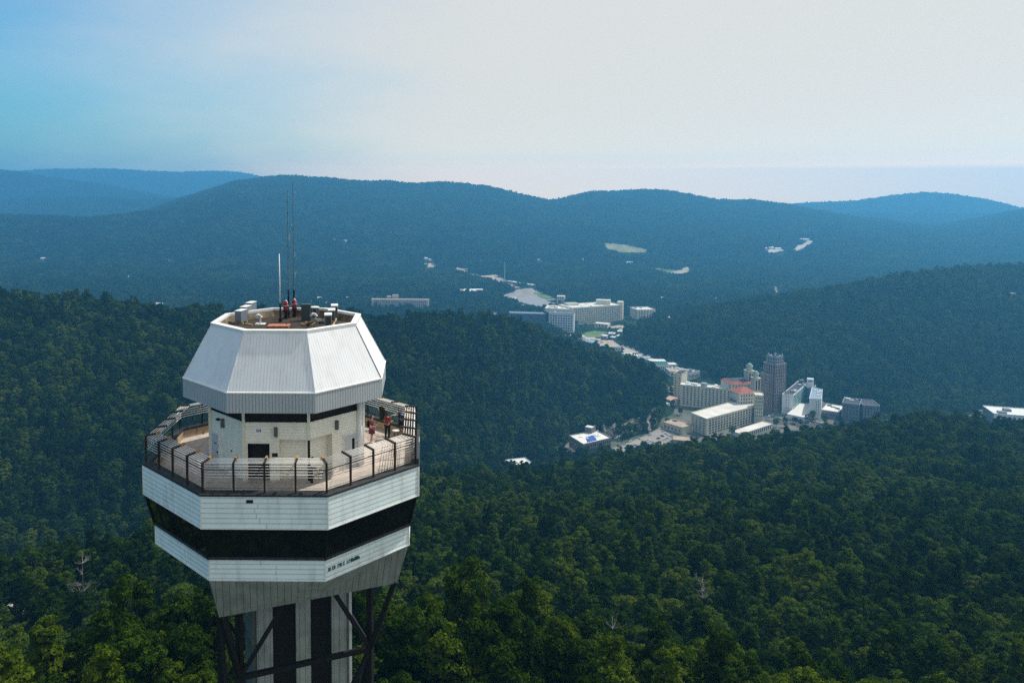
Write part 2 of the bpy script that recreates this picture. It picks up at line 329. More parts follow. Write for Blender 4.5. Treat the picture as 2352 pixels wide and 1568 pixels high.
def vnoise(x, y, seed):
    xi = np.floor(x).astype(np.int64); yi = np.floor(y).astype(np.int64); fx = x - xi; fy = y - yi; fx = fx * fx * (3 - 2 * fx); fy = fy * fy * (3 - 2 * fy)
    def h(a, b):
        n_ = (a * 374761393 + b * 668265263 + seed * 1442695041) & 0xffffffff; n_ = ((n_ ^ (n_ >> 13)) * 1274126177) & 0xffffffff; return ((n_ ^ (n_ >> 16)) & 0xffff) / 65535.
    return (h(xi, yi) * (1 - fx) + h(xi + 1, yi) * fx) * (1 - fy) + (h(xi, yi + 1) * (1 - fx) + h(xi + 1, yi + 1) * fx) * fy
def fbm(x, y, seed, o_=4):
    s_ = 0; a = .5
    for i in range(o_): s_ = s_ + a * (vnoise(x * 2 ** i, y * 2 ** i, seed + i) - .5); a *= .5
    return s_
YY = yg[:, None] * np.ones((1, NT)); XX = tg[None, :] * np.maximum(yg, 80)[:, None]
town = np.clip((YY - 640) / 80, 0, 1) * np.clip((2000 - YY) / 300, 0, 1) * np.clip((tg[None, :] - .1) / .05, 0, 1)
lowland = np.clip((G + 190) / 15, 0, 1)
amp = np.interp(YY, [0, 100, 300, 1000, 2600, 3600, 5000, 7000, 8700, 9600], [0, 1, 5, 12, 24, 56, 26, 18, 8, 0])
G = G + fbm(XX / (60 + YY * .06), YY / (60 + YY * .09), 5) * amp * (1 - town * (1 - lowland))
TREE_H = 9.0
G = G - TREE_H
tower_flat = np.clip((95 - np.hypot(XX + 7.96, YY - 51)) / 40, 0, 1); G = G * (1 - tower_flat)
lyg = yg
def ground(x, y):
    x = np.asarray(x, float); y = np.asarray(y, float)
    t = x / np.maximum(y, 80); j = np.clip((t - tg[0]) / (tg[1] - tg[0]), 0, NT - 1.001); i = np.clip(np.interp(y, lyg, np.arange(NY)), 0, NY - 1.001)
    j0 = j.astype(int); i0 = i.astype(int); fj = j - j0; fi = i - i0
    return (G[i0, j0] * (1 - fj) + G[i0, j0 + 1] * fj) * (1 - fi) + (G[i0 + 1, j0] * (1 - fj) + G[i0 + 1, j0 + 1] * fj) * fi
def hit(u, v, y0=650., y1=9000., lift=0.):
    a, b, c_ = ray(u, v); ys = np.geomspace(y0, y1, 1600); xs = a / b * ys; z = CAM_Z + c_ / b * ys; g = ground(xs, ys) + lift
    k = np.argmax(z <= g)
    return Vector((xs[k], ys[k], g[k] - lift))

gm = bpy.data.materials.new('forest_floor'); gm.use_nodes = True; t = gm.node_tree; b = t.nodes['Principled BSDF']; b.inputs['Roughness'].default_value = 1; b.inputs['Specular IOR Level'].default_value = 0
g_ = N('ShaderNodeNewGeometry', t); n1 = N('ShaderNodeTexNoise', t); n1.inputs['Scale'].default_value = .05; n1.inputs['Detail'].default_value = 9; t.links.new(g_.outputs['Position'], n1.inputs[0])
cr = N('ShaderNodeValToRGB', t); cr.color_ramp.elements[0].position = .35; cr.color_ramp.elements[0].color = (.008, .018, .008, 1); cr.color_ramp.elements[1].position = .7; cr.color_ramp.elements[1].color = (.03, .05, .018, 1)
t.links.new(n1.outputs['Fac'], cr.inputs[0]); t.links.new(cr.outputs[0], b.inputs['Base Color'])
me = bpy.data.meshes.new('ground'); nv = NT * NY
me.vertices.add(nv); me.vertices.foreach_set('co', np.stack([XX, YY, G], -1).reshape(-1).astype(np.float32))
idx = np.arange(nv).reshape(NY, NT); Fq = np.stack([idx[:-1, :-1], idx[:-1, 1:], idx[1:, 1:], idx[1:, :-1]], -1).reshape(-1, 4)
me.loops.add(Fq.size); me.loops.foreach_set('vertex_index', Fq.reshape(-1).astype(np.int32)); me.polygons.add(len(Fq))
me.polygons.foreach_set('loop_start', (np.arange(len(Fq)) * 4).astype(np.int32)); me.polygons.foreach_set('loop_total', np.full(len(Fq), 4, np.int32))
me.update(calc_edges=True); me.validate(); me.materials.append(gm)
me.polygons.foreach_set('use_smooth', np.ones(len(me.polygons), bool))
go = bpy.data.objects.new('ground', me); C.objects.link(go); tag(go, kind='structure')

# haze: one closed box of even thin air round the place
hm = bpy.data.materials.new('haze_air'); hm.use_nodes = True; t = hm.node_tree; t.nodes.remove(t.nodes['Principled BSDF'])
pv = N('ShaderNodeVolumePrincipled', t); pv.inputs['Color'].default_value = (.15, .56, 1.0, 1); pv.inputs['Density'].default_value = 1.65e-4; pv.inputs['Anisotropy'].default_value = .3
t.links.new(pv.outputs[0], t.nodes['Material Output'].inputs['Volume'])
hz = MB(); hz.box((1500, 4300, (345 - 262) / 2), (36000, 10800, 345 + 262)); hz = hz.build('haze', hm, uv=False); tag(hz, kind='stuff')

# ================================================================== the observation tower
TX, TY, YAW = -7.96, 50.96, -.85
def V(k, r, z):
    a = R(-112.5 + YAW + 45 * k); return Vector((TX + r * math.cos(a), TY + r * math.sin(a), z))
tower = empty('observation_tower', (TX, TY, 0), 'tall white observation tower with an octagonal viewing deck, rising from the forest', 'tower')
def part(mb, name, m, parent=None, **k):
    par = parent or tower; o = mb.build(name, m, None, **k)
    off = Vector((0, 0, 0)); q = par
    while q is not None: off += q.location; q = q.parent
    o.data.transform(Matrix.Translation(-off)); o.parent = par; return o
def ring(mb, r0, z0, r1, z1, mi=0):
    for k in range(8): mb.face([V(k, r0, z0), V(k + 1, r0, z0), V(k + 1, r1, z1), V(k, r1, z1)], mi)
Z_TOP, Z_EAVE, Z_FAS = 61.98, 58.62, 57.43
DZ = 52.9
# roof: sloping ribbed faces, white coping, sunken membrane
m = MB(); ring(m, 6.69, Z_EAVE, 4.93, Z_TOP - .16); roof = part(m, 'roof', RIBM)
m = MB()
ring(m, 4.96, Z_TOP - .22, 4.97, Z_TOP); ring(m, 4.97, Z_TOP, 4.58, Z_TOP + .02); ring(m, 4.58, Z_TOP + .02, 4.58, Z_TOP - .14)
part(m, 'coping', WHITE, roof)
m = MB(); ring(m, 4.57, Z_TOP - .14, 4.30, Z_TOP - .55); part(m, 'roof_upstand', PANELB, roof)
m = MB(); m.face([V(k, 4.33, Z_TOP - .54) for k in range(8)]); part(m, 'roof_membrane', ROOFD, roof)
for k in range(8):
    m = MB(); m.beam(V(k, 6.71, Z_EAVE), V(k, 4.96, Z_TOP - .2), .05, .03, up=V(k, 1, 0) - V(k, 0, 0)); part(m, 'ridge_trim', RIBM if k != 2 else SCONCE, roof)
m = MB(); ring(m, 6.72, Z_FAS, 6.72, Z_EAVE - .02); ring(m, 6.5, Z_FAS + .001, 6.72, Z_FAS); m.face([V(7 - k, 6.5, Z_FAS + .12) for k in range(8)]); part(m, 'fascia', FASM)
m = MB(); ring(m, 6.75, Z_EAVE - .04, 6.75, Z_EAVE + .03); ring(m, 6.75, Z_EAVE + .03, 6.66, Z_EAVE + .05); part(m, 'eave_trim', WHITE, roof)
# core walls
CR = 5.07; ZC1 = 56.45
cf = lambda k, s_, z, out=0.: None
def facept(k, s_, z, out=0., r=CR):
    """point on face k (between vertices k and k+1): s_ metres from vertex k, height z, out metres proud"""
    a = V(k, r, z); b_ = V(k + 1, r, z); d = (b_ - a).normalized(); n = Vector((d.y, -d.x, 0)); return a + d * s_ + n * out, d, n
def facebox(mb, k, s0, s1, z0, z1, out0, out1, r=CR, mi=0):
    p, d, n = facept(k, (s0 + s1) / 2, (z0 + z1) / 2, (out0 + out1) / 2, r)
    mb.box(p, (s1 - s0, abs(out1 - out0), z1 - z0), rot=Matrix((d, n, Vector((0, 0, 1)))).transposed(), mi=mi)
def pix_face(k, u, v, r=CR):
    p0, d, n = facept(k, 0, 0, 0, r); a, b_, c_ = ray(u, v); rr = Vector((a, b_, c_)); o_ = Vector((0, 0, CAM_Z))
    t_ = (p0 - o_).dot(n) / rr.dot(n); p = o_ + rr * t_; return (p - Vector((p0.x, p0.y, 0))).dot(d), p.z
EL = (V(1, CR, 0) - V(0, CR, 0)).length
walls = MB()
s_alc, z_alc = pix_face(0, 641, 1009); s_alc2, _ = pix_face(1, 763, 1003)
door_s0, door_z1 = pix_face(0, 569, 1018); door_s1, _ = pix_face(0, 619, 1018)
for k in range(8):
    segs = []
    if k == 0:   # door opening, then alcove up to the corner
        for a_, b_, z0, z1 in ((0, door_s0, DZ, ZC1), (door_s0, door_s1, door_z1, ZC1), (door_s1, s_alc, DZ, ZC1), (s_alc, EL, z_alc, ZC1)): segs.append((a_, b_, z0, z1))
    elif k == 1: segs = [(0, s_alc2, z_alc, ZC1), (s_alc2, EL, DZ, ZC1)]
    else: segs = [(0, EL, DZ, ZC1)]
    for a_, b_, z0, z1 in segs:
        walls.face([facept(k, a_, z0)[0], facept(k, b_, z0)[0], facept(k, b_, z1)[0], facept(k, a_, z1)[0]])
core = part(walls, 'core_wall', CREAM)
m = MB()   # alcove ceiling and return
AI = .55
for k, a_, b_ in ((0, s_alc, EL), (1, 0, s_alc2)):
    m.face([facept(k, a_, z_alc)[0], facept(k, a_, z_alc, -AI)[0], facept(k, b_, z_alc, -AI)[0], facept(k, b_, z_alc)[0]])
m.face([facept(0, s_alc, DZ)[0], facept(0, s_alc, DZ, -AI)[0], facept(0, s_alc, z_alc, -AI)[0], facept(0, s_alc, z_alc)[0]])
m.face([facept(1, s_alc2, DZ)[0], facept(1, s_alc2, DZ, -AI)[0], facept(1, s_alc2, z_alc, -AI)[0], facept(1, s_alc2, z_alc)[0]])
part(m, 'alcove_lining', CREAMP, core)
for k, a_, b_ in ((0, s_alc, EL), (1, 0, s_alc2)):
    m = MB(); e0 = AI * .4142 if k == 1 else 0; e1 = AI * .4142 if k == 0 else 0
    m.face([facept(k, a_ + e0, DZ, -AI)[0], facept(k, b_ - e1, DZ, -AI)[0], facept(k, b_ - e1, z_alc, -AI)[0], facept(k, a_ + e0, z_alc, -AI)[0]])
    o = part(m, 'roller_shutter', CREAM); 
    m = MB(); facebox(m, k, b_ - e1 - .42 if k == 0 else a_ + e0 + .35, b_ - e1 - .26 if k == 0 else a_ + e0 + .5, DZ + 1.1, DZ + 1.17, -AI, -AI + .05); part(m, 'latch', BROWN, o)
m = MB(); m.box((V(1, CR, 0).x, V(1, CR, 0).y + .02, (DZ + z_alc) / 2), (.13, .13, z_alc - DZ), rz=R(22)); part(m, 'corner_post', BLACKM)
m = MB(); ring(m, CR - .12, ZC1, CR - .12, Z_FAS + .1); part(m, 'clerestory_band', DARK)
for k in range(8):
    if k == 2: continue
    m = MB(); v_ = V(k, CR + .03, 0); z0_ = z_alc if k == 1 else DZ; m.box((v_.x, v_.y, (z0_ + Z_FAS) / 2), (.16, .16, Z_FAS - z0_), rz=R(22.5 * 0)); part(m, 'corner_trim', CREAMP, core)
m = MB()
for dx, dy, rr in ((.0, -.02, .17), (.2, .2, .07)):
    v_ = V(2, CR + .1, 0); m.tube((v_.x + dx, v_.y + dy, DZ), (v_.x + dx, v_.y + dy, Z_FAS + .05), rr, 10)
part(m, 'downpipe', WHITE, smooth=True)
# doors, lamps, signs
m = MB(); facebox(m, 0, door_s0, door_s1, DZ, door_z1, -.5, -.45); d_ = part(m, 'dark_doorway', DARK)
m = MB(); facebox(m, 0, door_s0 - .06, door_s0, DZ, door_z1 + .06, -.02, .03); facebox(m, 0, door_s1, door_s1 + .06, DZ, door_z1 + .06, -.02, .03); facebox(m, 0, door_s0, door_s1, door_z1, door_z1 + .06, -.02, .03); part(m, 'door_frame', CREAMP, d_)
for k, u0, v0, u1, v1, mm, win in ((7, 487, 990, 503, 1045, GREYD, None), (1, 789, 993, 820.5, 1060, GREYD, (808, 999, 814, 1020))):
    a_, z1 = pix_face(k, u0, v0); b_, z2 = pix_face(k, u1, v0 - (2 if k == 1 else -3)); z1 = DZ + 2.15
    m = MB(); facebox(m, k, a_, b_, DZ + .02, z1, .0, .05); d_ = part(m, 'metal_door', mm)
    m = MB(); facebox(m, k, a_ - .06, a_, DZ, z1 + .06, -.01, .07); facebox(m, k, b_, b_ + .06, DZ, z1 + .06, -.01, .07); facebox(m, k, a_, b_, z1, z1 + .06, -.01, .07); part(m, 'door_frame', ACW, d_)
    m = MB(); s1_ = b_ - .12 if k == 7 else a_ + .12; facebox(m, k, s1_ - .05, s1_ + .05, DZ + 1.0, DZ + 1.06, .05, .12); part(m, 'handle', BROWN, d_)
    if win:
        m = MB(); facebox(m, k, a_ + (b_ - a_) * .58, a_ + (b_ - a_) * .58 + .2, DZ + 1.15, DZ + 1.85, .05, .06); part(m, 'door_window', GLASS, d_)
    else:
        m = MB(); facebox(m, k, a_ + .35, a_ + .6, DZ + 1.5, DZ + 1.58, .05, .06); part(m, 'door_plate', SCONCE, d_)
for k, u, v in ((7, 514, 971), (0, 634, 991), (1, 772, 975)):
    s_, z_ = pix_face(k, u, v); m = MB(); facebox(m, k, s_ - .1, s_ + .1, z_ - .27, z_ + .27, 0, .12)
    p, d, n = facept(k, s_, z_ - .27, .12); m.tube(p, p + Vector((0, 0, .54)), .1, 10); part(m, 'wall_lamp', SCONCE)
s_, z_ = pix_face(7, 504, 962); m = MB(); facebox(m, 7, s_ - .13, s_ + .1, z_ - .05, z_ + .06, 0, .2); part(m, 'floodlight', BLACKM)
s_, z_ = pix_face(0, 594, 988.5); m = MB(); facebox(m, 0, s_ - .22, s_ + .22, z_ - .19, z_ + .19, 0, .02); sg = part(m, 'restroom_sign', SIGNW)
m = MB()
for dx, kind_ in ((-.09, 0), (.02, 1), (.11, 2)):
    facebox(m, 0, s_ + dx - .03, s_ + dx + .03, z_ - .09, z_ + .04, .02, .026)
    if kind_ != 1: facebox(m, 0, s_ + dx - .045, s_ + dx + .045, z_ + .05, z_ + .09, .02, .026)
    else: facebox(m, 0, s_ + dx - .035, s_ + dx - .0, z_ + .05, z_ + .09, .02, .026)
part(m, 'sign_symbols', SIGNB, sg)
s_, z_ = pix_face(0, 631.5, 1044.5); m = MB(); facebox(m, 0, s_ - .17, s_ + .17, z_ - .11, z_ + .12, 0, .03); part(m, 'notice_plate', BROWN)
for k, u, v in ((7, 532.5, 1035), (7, 532.5, 1075)):
    s_, z_ = pix_face(k, u, v); m = MB(); facebox(m, k, s_ - .04, s_ + .04, z_ - .05, z_ + .05, 0, .05); part(m, 'outlet_box', SCONCE)
# deck floor, parapet
RB = 9.20; ZB = 53.50
m = MB(); 
for k in range(8): m.face([V(k, 8.72, DZ), V(k + 1, 8.72, DZ), V(k + 1, 4.6, DZ), V(k, 4.6, DZ)])
part(m, 'deck_floor', DECKM)
m = MB(); ring(m, 8.73, ZB, 8.73, DZ - .05)
for k in range(8): m.f[k] = tuple(reversed(m.f[k]))
part(m, 'parapet_inner_panel', PLY)
m = MB(); ring(m, RB + .05, ZB - .09, RB + .05, ZB + .03); ring(m, RB + .05, ZB + .03, 8.70, ZB + .1); ring(m, 8.70, ZB + .1, 8.70, ZB - .08); part(m, 'parapet_coping', CAPM)
# solar-like pale panel hung outside the right corner
m = MB(); m.beam(V(2, RB + .12, ZB + .6), V(2, RB + .12, ZB - .1), .5, .04); 
a_ = V(2, RB + .05, 0); b_ = V(3, RB + .05, 0); d = (b_ - a_).normalized(); 
m = MB(); p = a_ + d * .55; m.box((p.x, p.y, ZB + .62), (.05, 1.0, 1.6), rot=Matrix((Vector((d.y, -d.x, 0)), d, Vector((0, 0, 1)))).transposed()); part(m, 'side_screen', mat('blue_grey_panel', (.30, .42, .52), .25, .2))
# banded body
ZB2, ZG, ZL = 51.55, 49.55, 48.30
m = MB(); ring(m, RB - .02, ZB2, RB, ZB - .09); up_band = part(m, 'upper_siding_band', SIDING)
m = MB(); ring(m, 8.57, ZG, RB - .12, ZB2); gband = part(m, 'window_band', GLASS)
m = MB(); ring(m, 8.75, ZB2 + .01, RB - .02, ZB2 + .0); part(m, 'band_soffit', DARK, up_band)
# mullions
for k in range(8):
    for q in range(0, 5):
        a0 = V(k, 8.60, ZG).lerp(V(k + 1, 8.60, ZG), q / 5); a1 = V(k, RB - .10, ZB2).lerp(V(k + 1, RB - .10, ZB2), q / 5)
        m = MB(); m.beam(a0, a1, .13 if q == 0 else .06, .07, up=(a0 - Vector((TX, TY, ZG)))); part(m, 'mullion', BLACKM, gband)
m = MB()
for k in range(8): m.beam(V(k, 8.66, ZG + .1), V(k + 1, 8.66, ZG + .1), .06, .16)
part(m, 'window_sill', CAPM, gband)
m = MB(); ring(m, 8.54, ZL, 8.57, ZG); low_band = part(m, 'lower_siding_band', SIDING)
m = MB(); ring(m, 8.57, ZG, 8.3, ZG + .01); part(m, 'band_ledge', WHITE, low_band)
for bnd, r_, zz0, zz1 in ((up_band, RB + .01, ZB2, ZB - .1), (low_band, 8.565, ZL, ZG)):
    for k in range(8):
        m = MB(); m.beam(V(k, r_, zz0), V(k, r_, zz1), .07, .05, up=V(k, 1, 0) - V(k, 0, 0)); part(m, 'corner_trim', WHITE, bnd)
    m = MB()
    for k in range(8): m.beam(V(k, r_ + .01, zz0 + .03), V(k + 1, r_ + .01, zz0 + .03), .03, .06)
    part(m, 'edge_trim', WHITE, bnd)
rng = random.Random(4)
for k in (7, 0, 1):    # staggered board joints
    m = MB()
    for r_, z0, z1, n_ in ((RB, ZB2 + .05, ZB - .2, 6), (8.57, ZL + .05, ZG - .05, 4)):
        L_ = (V(1, r_, 0) - V(0, r_, 0)).length
        for q in range(n_):
            zz = z0 + (z1 - z0) * q / n_; ss = L_ * (.5 + rng.uniform(-.1, .12)) if k != 1 or q % 2 else L_ * .3
            if k == 1: continue
            m = MB(); facebox(m, k, ss, ss + .02, zz, zz + .26, .0, .01, r=r_); part(m, 'board_joint', CABLE, up_band if r_ == RB else low_band)
s_, z_ = pix_face(0, 573.5, 1151, RB); m = MB(); facebox(m, 0, s_ - .19, s_ + .19, z_ - .09, z_ + .09, 0, .03, r=RB); part(m, 'vent_louvre', BLACKM, up_band)
# small dark letters along the lower band, too small to read in the photograph
m = MB(); s0, z0 = pix_face(1, 754, 1305, 8.56); s1, z1 = pix_face(1, 826, 1279, 8.56); z0 = z1 = (z0 + z1) / 2
n_ = 17
for q in range(n_):
    if q in (4, 9): continue
    m = MB(); a_ = s0 + (s1 - s0) * q / n_; wd = (s1 - s0) / n_ * (.6 if q < 12 else .85)
    facebox(m, 1, a_, a_ + wd * .3, z0 - .1, z0 + .1, .0, .03, r=8.57)
    if q % 3 != 1: facebox(m, 1, a_ + wd * .3, a_ + wd, z0 + .03, z0 + .1, .0, .03, r=8.57)
    if q % 2 == 0: facebox(m, 1, a_ + wd * .3, a_ + wd * .9, z0 - .1, z0 - .04, .0, .03, r=8.57)
    if q > 11 or q % 3 == 0: facebox(m, 1, a_ + wd * .6, a_ + wd, z0 - .1, z0 + .03, .0, .03, r=8.57)
    part(m, 'letter', TEAL, low_band)
# flared skirt: octagon above, square below
ZS = 45.72; RS = 7.75
m = MB(); SQ = {0: V(0, RS, ZS), 2: V(2, RS, ZS), 4: V(4, RS, ZS), 6: V(6, RS, ZS)}
for k in (0, 2, 4, 6):
    A_, B_ = SQ[k], SQ[(k + 2) % 8]; o0, o1, o2 = V(k, 8.52, ZL), V(k + 1, 8.52, ZL), V(k + 2, 8.52, ZL)
    mid = A_.lerp(B_, .5); 
    i0 = len(m.v); m.v += [tuple(q) for q in (A_, mid, B_, o2, o1, o0)]; m.f += [(i0, i0 + 1, i0 + 4, i0 + 5), (i0 + 1, i0 + 2, i0 + 3, i0 + 4)]; m.m += [0, 0]
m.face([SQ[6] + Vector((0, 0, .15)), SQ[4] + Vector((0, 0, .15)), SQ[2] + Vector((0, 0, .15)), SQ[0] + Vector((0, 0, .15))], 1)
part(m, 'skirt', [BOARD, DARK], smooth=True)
# shaft and steelwork
SHR = R(22.5 + YAW)
def sh(x, y, z):
    c_, s_ = math.cos(SHR), math.sin(SHR); return Vector((TX + x * c_ - y * s_, TY + x * s_ + y * c_, z))
HS = 2.95; HD = 1.35; OX = .35
rotS = Matrix.Rotation(SHR, 3, 'Z')
m = MB(); m.box(sh(OX, 0, 22.9), (2 * HS, 2 * HD, 45.8), rot=rotS); shaft = part(m, 'lift_shaft', DARK)
for x0, x1, dy in ((-HS - .02, -1.95, -.12), (-.42, .55, -.12), (1.98, HS + .02, .0)):
    for sy in (-1, 1):
        m = MB(); m.box(sh(OX + (x0 + x1) / 2, sy * (HD + .1 + dy * .2), 22.9), (x1 - x0, .25, 45.7), rot=rotS); part(m, 'clad_panel', BOARD, shaft)
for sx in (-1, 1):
    m = MB(); m.box(sh(OX + sx * (HS + .16), -.0, 22.9), (.25, 2 * HD - .02, 45.7), rot=rotS); part(m, 'clad_panel', mat('shaded_board', (.15, .17, .15), .95, spec=.05, pattern='board', pfreq=2.6, pdark=.35, var=.15), shaft)  # shaft sides: shade put into a darker board colour
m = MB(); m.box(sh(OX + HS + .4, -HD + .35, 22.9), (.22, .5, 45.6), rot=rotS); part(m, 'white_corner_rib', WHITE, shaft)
RJ = 5.85
def J(k, z, r=RJ): return V(k, r, z)
ZJ = [41.0, 33.5, 26, 18.5, 11, 3.5]
for k in (0, 2, 4, 6):
    m = MB(); m.beam(J(k, -1), J(k, 46), .36, .36, up=J(k, 0) - Vector((TX, TY, 0))); part(m, 'column', BLACKM)
    m = MB(); m.beam(J(k, ZJ[0]), V(k, RS - .15, ZS + .1), .3, .3); part(m, 'strut', BLACKM)
    k2 = (k + 2) % 8; mid = J(k, ZS).lerp(J(k2, ZS), .5)
    # struts from the joints to the middle of the skirt edge
    for kk in (k, k2):
        q_ = J(kk, ZJ[0]); far = J(k2 if kk == k else k, 0)
        top = V(kk, RS, ZS).lerp(V(k2 if kk == k else k, RS, ZS), .36); top = top.lerp(Vector((TX, TY, ZS)), .08)
        m = MB(); m.beam(q_, top + Vector((0, 0, .1)), .24, .24); part(m, 'strut', BLACKM)
    for i, z_ in enumerate(ZJ):
        m = MB(); m.beam(J(k, z_), J(k2, z_), .26, .3); part(m, 'girder', BLACKM)
        if i + 1 < len(ZJ):
            mm_ = J(k, ZJ[i + 1]).lerp(J(k2, ZJ[i + 1]), .5)
            for kk in (k, k2):
                m = MB(); m.beam(J(kk, z_), mm_, .24, .24); part(m, 'brace', BLACKM)
m = MB(); m.prism([V(k, 9.5, 0) for k in range(8)], -1.5, .5); part(m, 'base_plinth', mat('concrete', (.4, .39, .36), .9, stain=.5))
# railing
rail = bpy.data.objects.new("railing", None); C.objects.link(rail); rail.location = (0, 0, ZB + .08); rail.parent = tower
for x in ():
    if x in rail: del rail[x]
RP = 9.0
cabs = {0: (7, 0)}
proto_post = None
for k in range(8):
    a0, a1 = V(k, RP, 0), V(k + 1, RP, 0); d = (a1 - a0).normalized(); n = Vector((-d.y, d.x, 0)); n = n if n.dot(Vector((TX, TY, 0)) - a0) > 0 else -n
    for q in range(4):
        p = a0.lerp(a1, q / 4); inw = (Vector((TX, TY, 0)) - p).normalized() if q == 0 else n
        sc_ = 1 / math.cos(R(22.5)) if q == 0 else 1
        m = MB(); z0 = ZB + .05; z1 = ZB + 1.76; m.box((p.x, p.y, (z0 + z1) / 2), (.10, .10, z1 - z0), rz=math.atan2(inw.y, inw.x))
        e = p + inw * .78 * sc_; m.beam((p.x, p.y, z1 - .05), (e.x, e.y, z1 + .06), .09, .10)
        for i in range(6):      # rail clips
            zc = z1 - .1 - i * .155; m.box((p.x + inw.x * .07, p.y + inw.y * .07, zc), (.06, .06, .05), rz=math.atan2(inw.y, inw.x))
        po = part(m, 'post', BROWN, rail)
        if k in (0, 7) or (k == 1 and q == 0):
            m = MB(); m.beam((e.x - inw.x * .25, e.y - inw.y * .25, z1 + .03), (e.x + inw.x * .03, e.y + inw.y * .03, z1 + .08), .13, .14); part(m, 'post_cap', RUSTY, rail)
    def off(di, z): return (V(k, RP - di / math.cos(R(22.5)), z), V(k + 1, RP - di / math.cos(R(22.5)), z))
    for i in range(5):
        t_ = .12 + .155 * i; a_, b_ = off(t_, ZB + 1.66 + t_ * .12); m = MB(); m.tube(a_, b_, .021, 6); part(m, 'rail', RAILW, rail, smooth=True)
    for i in range(5):
        a_, b_ = off(.1, ZB + 1.52 - i * .16); m = MB(); m.tube(a_, b_, .02, 6); part(m, 'rail', RAILW, rail, smooth=True)
    a_, b_ = off(.03, ZB + 1.35); m = MB(); m.tube(a_, b_, .026, 6); part(m, 'handrail', BROWN, rail, smooth=True)
    a_, b_ = off(.03, ZB + .3); m = MB(); m.tube(a_, b_, .012, 6); part(m, 'handrail', BROWN, rail, smooth=True)
    for q in range(4):
        a_, b_ = off(.0, 0); A2 = a_.lerp(b_, q / 4 + .02); B2 = a_.lerp(b_, q / 4 + .23)
        m = MB(); m.face([(A2.x, A2.y, ZB + .12), (B2.x, B2.y, ZB + .12), (B2.x, B2.y, ZB + .66), (A2.x, A2.y, ZB + .66)]); part(m, 'glass_panel', CLEAR, rail)

# ------------------------------------------------------------------ things on the roof
ZR = Z_TOP - .54
def ac(u, v, label, rz):
    p = at_h(u, v, ZR); r_ = empty('condenser_unit', p, label, 'air conditioner', 'air conditioning units on the tower roof', rz)
    def loc(mb, nm, mt, par=None):
        o = mb.build(nm, mt, par or r_); return o
    m = MB(); m.box((0, 0, .50), (.44, .92, .74), topmi=1); body = loc(m, 'cabinet', [ACG if 'left row' in label else ACW, ACW])
    m = MB(); m.box((0, 0, .885), (.48, .96, .03)); loc(m, 'top_cover', ACW)
    m = MB(); m.box((0, -.47, .50), (.40, .02, .66)); loc(m, 'grille', ACG if 'left row' in label else ACD)
    m = MB(); m.tube((-.225, .1, .5), (-.245, .1, .5), .27, 16); loc(m, 'fan_guard', ACD)
    m = MB(); m.box((0, -.3, .06), (.6, .08, .12)); m.box((0, .3, .06), (.6, .08, .12)); loc(m, 'support', TIMBER)
    return r_
ac(554, 742, 'grey-faced white box at the near end of the left row of roof units', R(-14))
ac(565, 732, 'white box in the middle of the left row of roof units', R(-12))
ac(577, 722, 'white box at the far end of the left row of roof units', R(-12))
ac(754, 752, 'dark-grilled white box at the near end of the right row of roof units', R(6))
ac(762, 740, 'white box in the middle of the right row of roof units', R(6))
ac(768.5, 729, 'white box at the far end of the right row of roof units', R(6))
p = at_h(703.5, 736, ZR); r_ = empty('equipment_cabinet', p, 'tall dark green-grey metal cabinet on the tower roof', 'cabinet')
m = MB(); m.box((0, 0, .55), (.62, .4, 1.1)); m.build('case', CAB, r_); m = MB(); m.box((0, 0, 1.115), (.66, .44, .03)); m.build('lid', CAB, r_)
p = at_h(723.5, 727, ZR); r_ = empty('round_condenser', p, 'round white-rimmed fan unit standing behind the dark roof cabinet', 'air conditioner')
m = MB(); m.tube((0, 0, .05), (0, 0, .62), .28, 18); m.build('drum', ACD, r_); m = MB(); m.tube((0, 0, .62), (0, 0, .7), .31, 18); m.build('rim', ACW, r_)
m = MB()
for k in range(6): a = k * math.pi / 3; m.box((.29 * math.cos(a), .29 * math.sin(a), .34), (.03, .03, .6), rz=a)
m.build('guard_bars', ALU, r_)
for u, v, lab, s_ in ((598, 744, 'galvanised gooseneck vent on a white pad at the left of the roof', 1.), (725, 741, 'grey-hooded vent with a coiled hose beside the dark roof cabinet', 1.)):
    p = at_h(u, v, ZR); r_ = empty('roof_vent', p, lab, 'vent')
    m = MB(); m.box((0, 0, .02), (.66, .6, .04)); m.build('pad', ACW if u < 600 else ROOFD, r_)
    m = MB(); m.tube((0, 0, .04), (0, 0, .42), .07, 10); m.build('pipe', ALU, r_, smooth=True)
    m = MB()
    for a0, a1 in zip(range(0, 180, 20), range(20, 200, 20)):
        f_ = lambda a: (-.13 + .16 * math.cos(R(a)), 0, .42 + .14 * math.sin(R(a)))
        m.tube(f_(a0), f_(a1), .13, 12)
    m.build('hood', ALU, r_, smooth=True)
    if u > 600:
        m = MB()
        for q in range(26):
            f_ = lambda q: (.32 + .24 * math.cos(q * .5), .1 + .2 * math.sin(q * .5), .05 + q * .008); m.tube(f_(q), f_(q + 1), .02, 6)
        m.build('hose', CABLE, r_, smooth=True)
p = at_h(641, 752, ZR); r_ = empty('roof_hatch', p, 'flat rusty orange hatch cover at the front of the roof', 'hatch')
m = MB(); m.box((0, 0, .07), (1.3, .8, .14)); m.build('frame', COPPER, r_); m = MB(); m.box((0, 0, .155), (1.38, .86, .03)); m.build('lid', COPPER, r_)
m = MB(); m.box((.45, .2, .18), (.08, .08, .03)); m.build('handle', BROWN, r_)
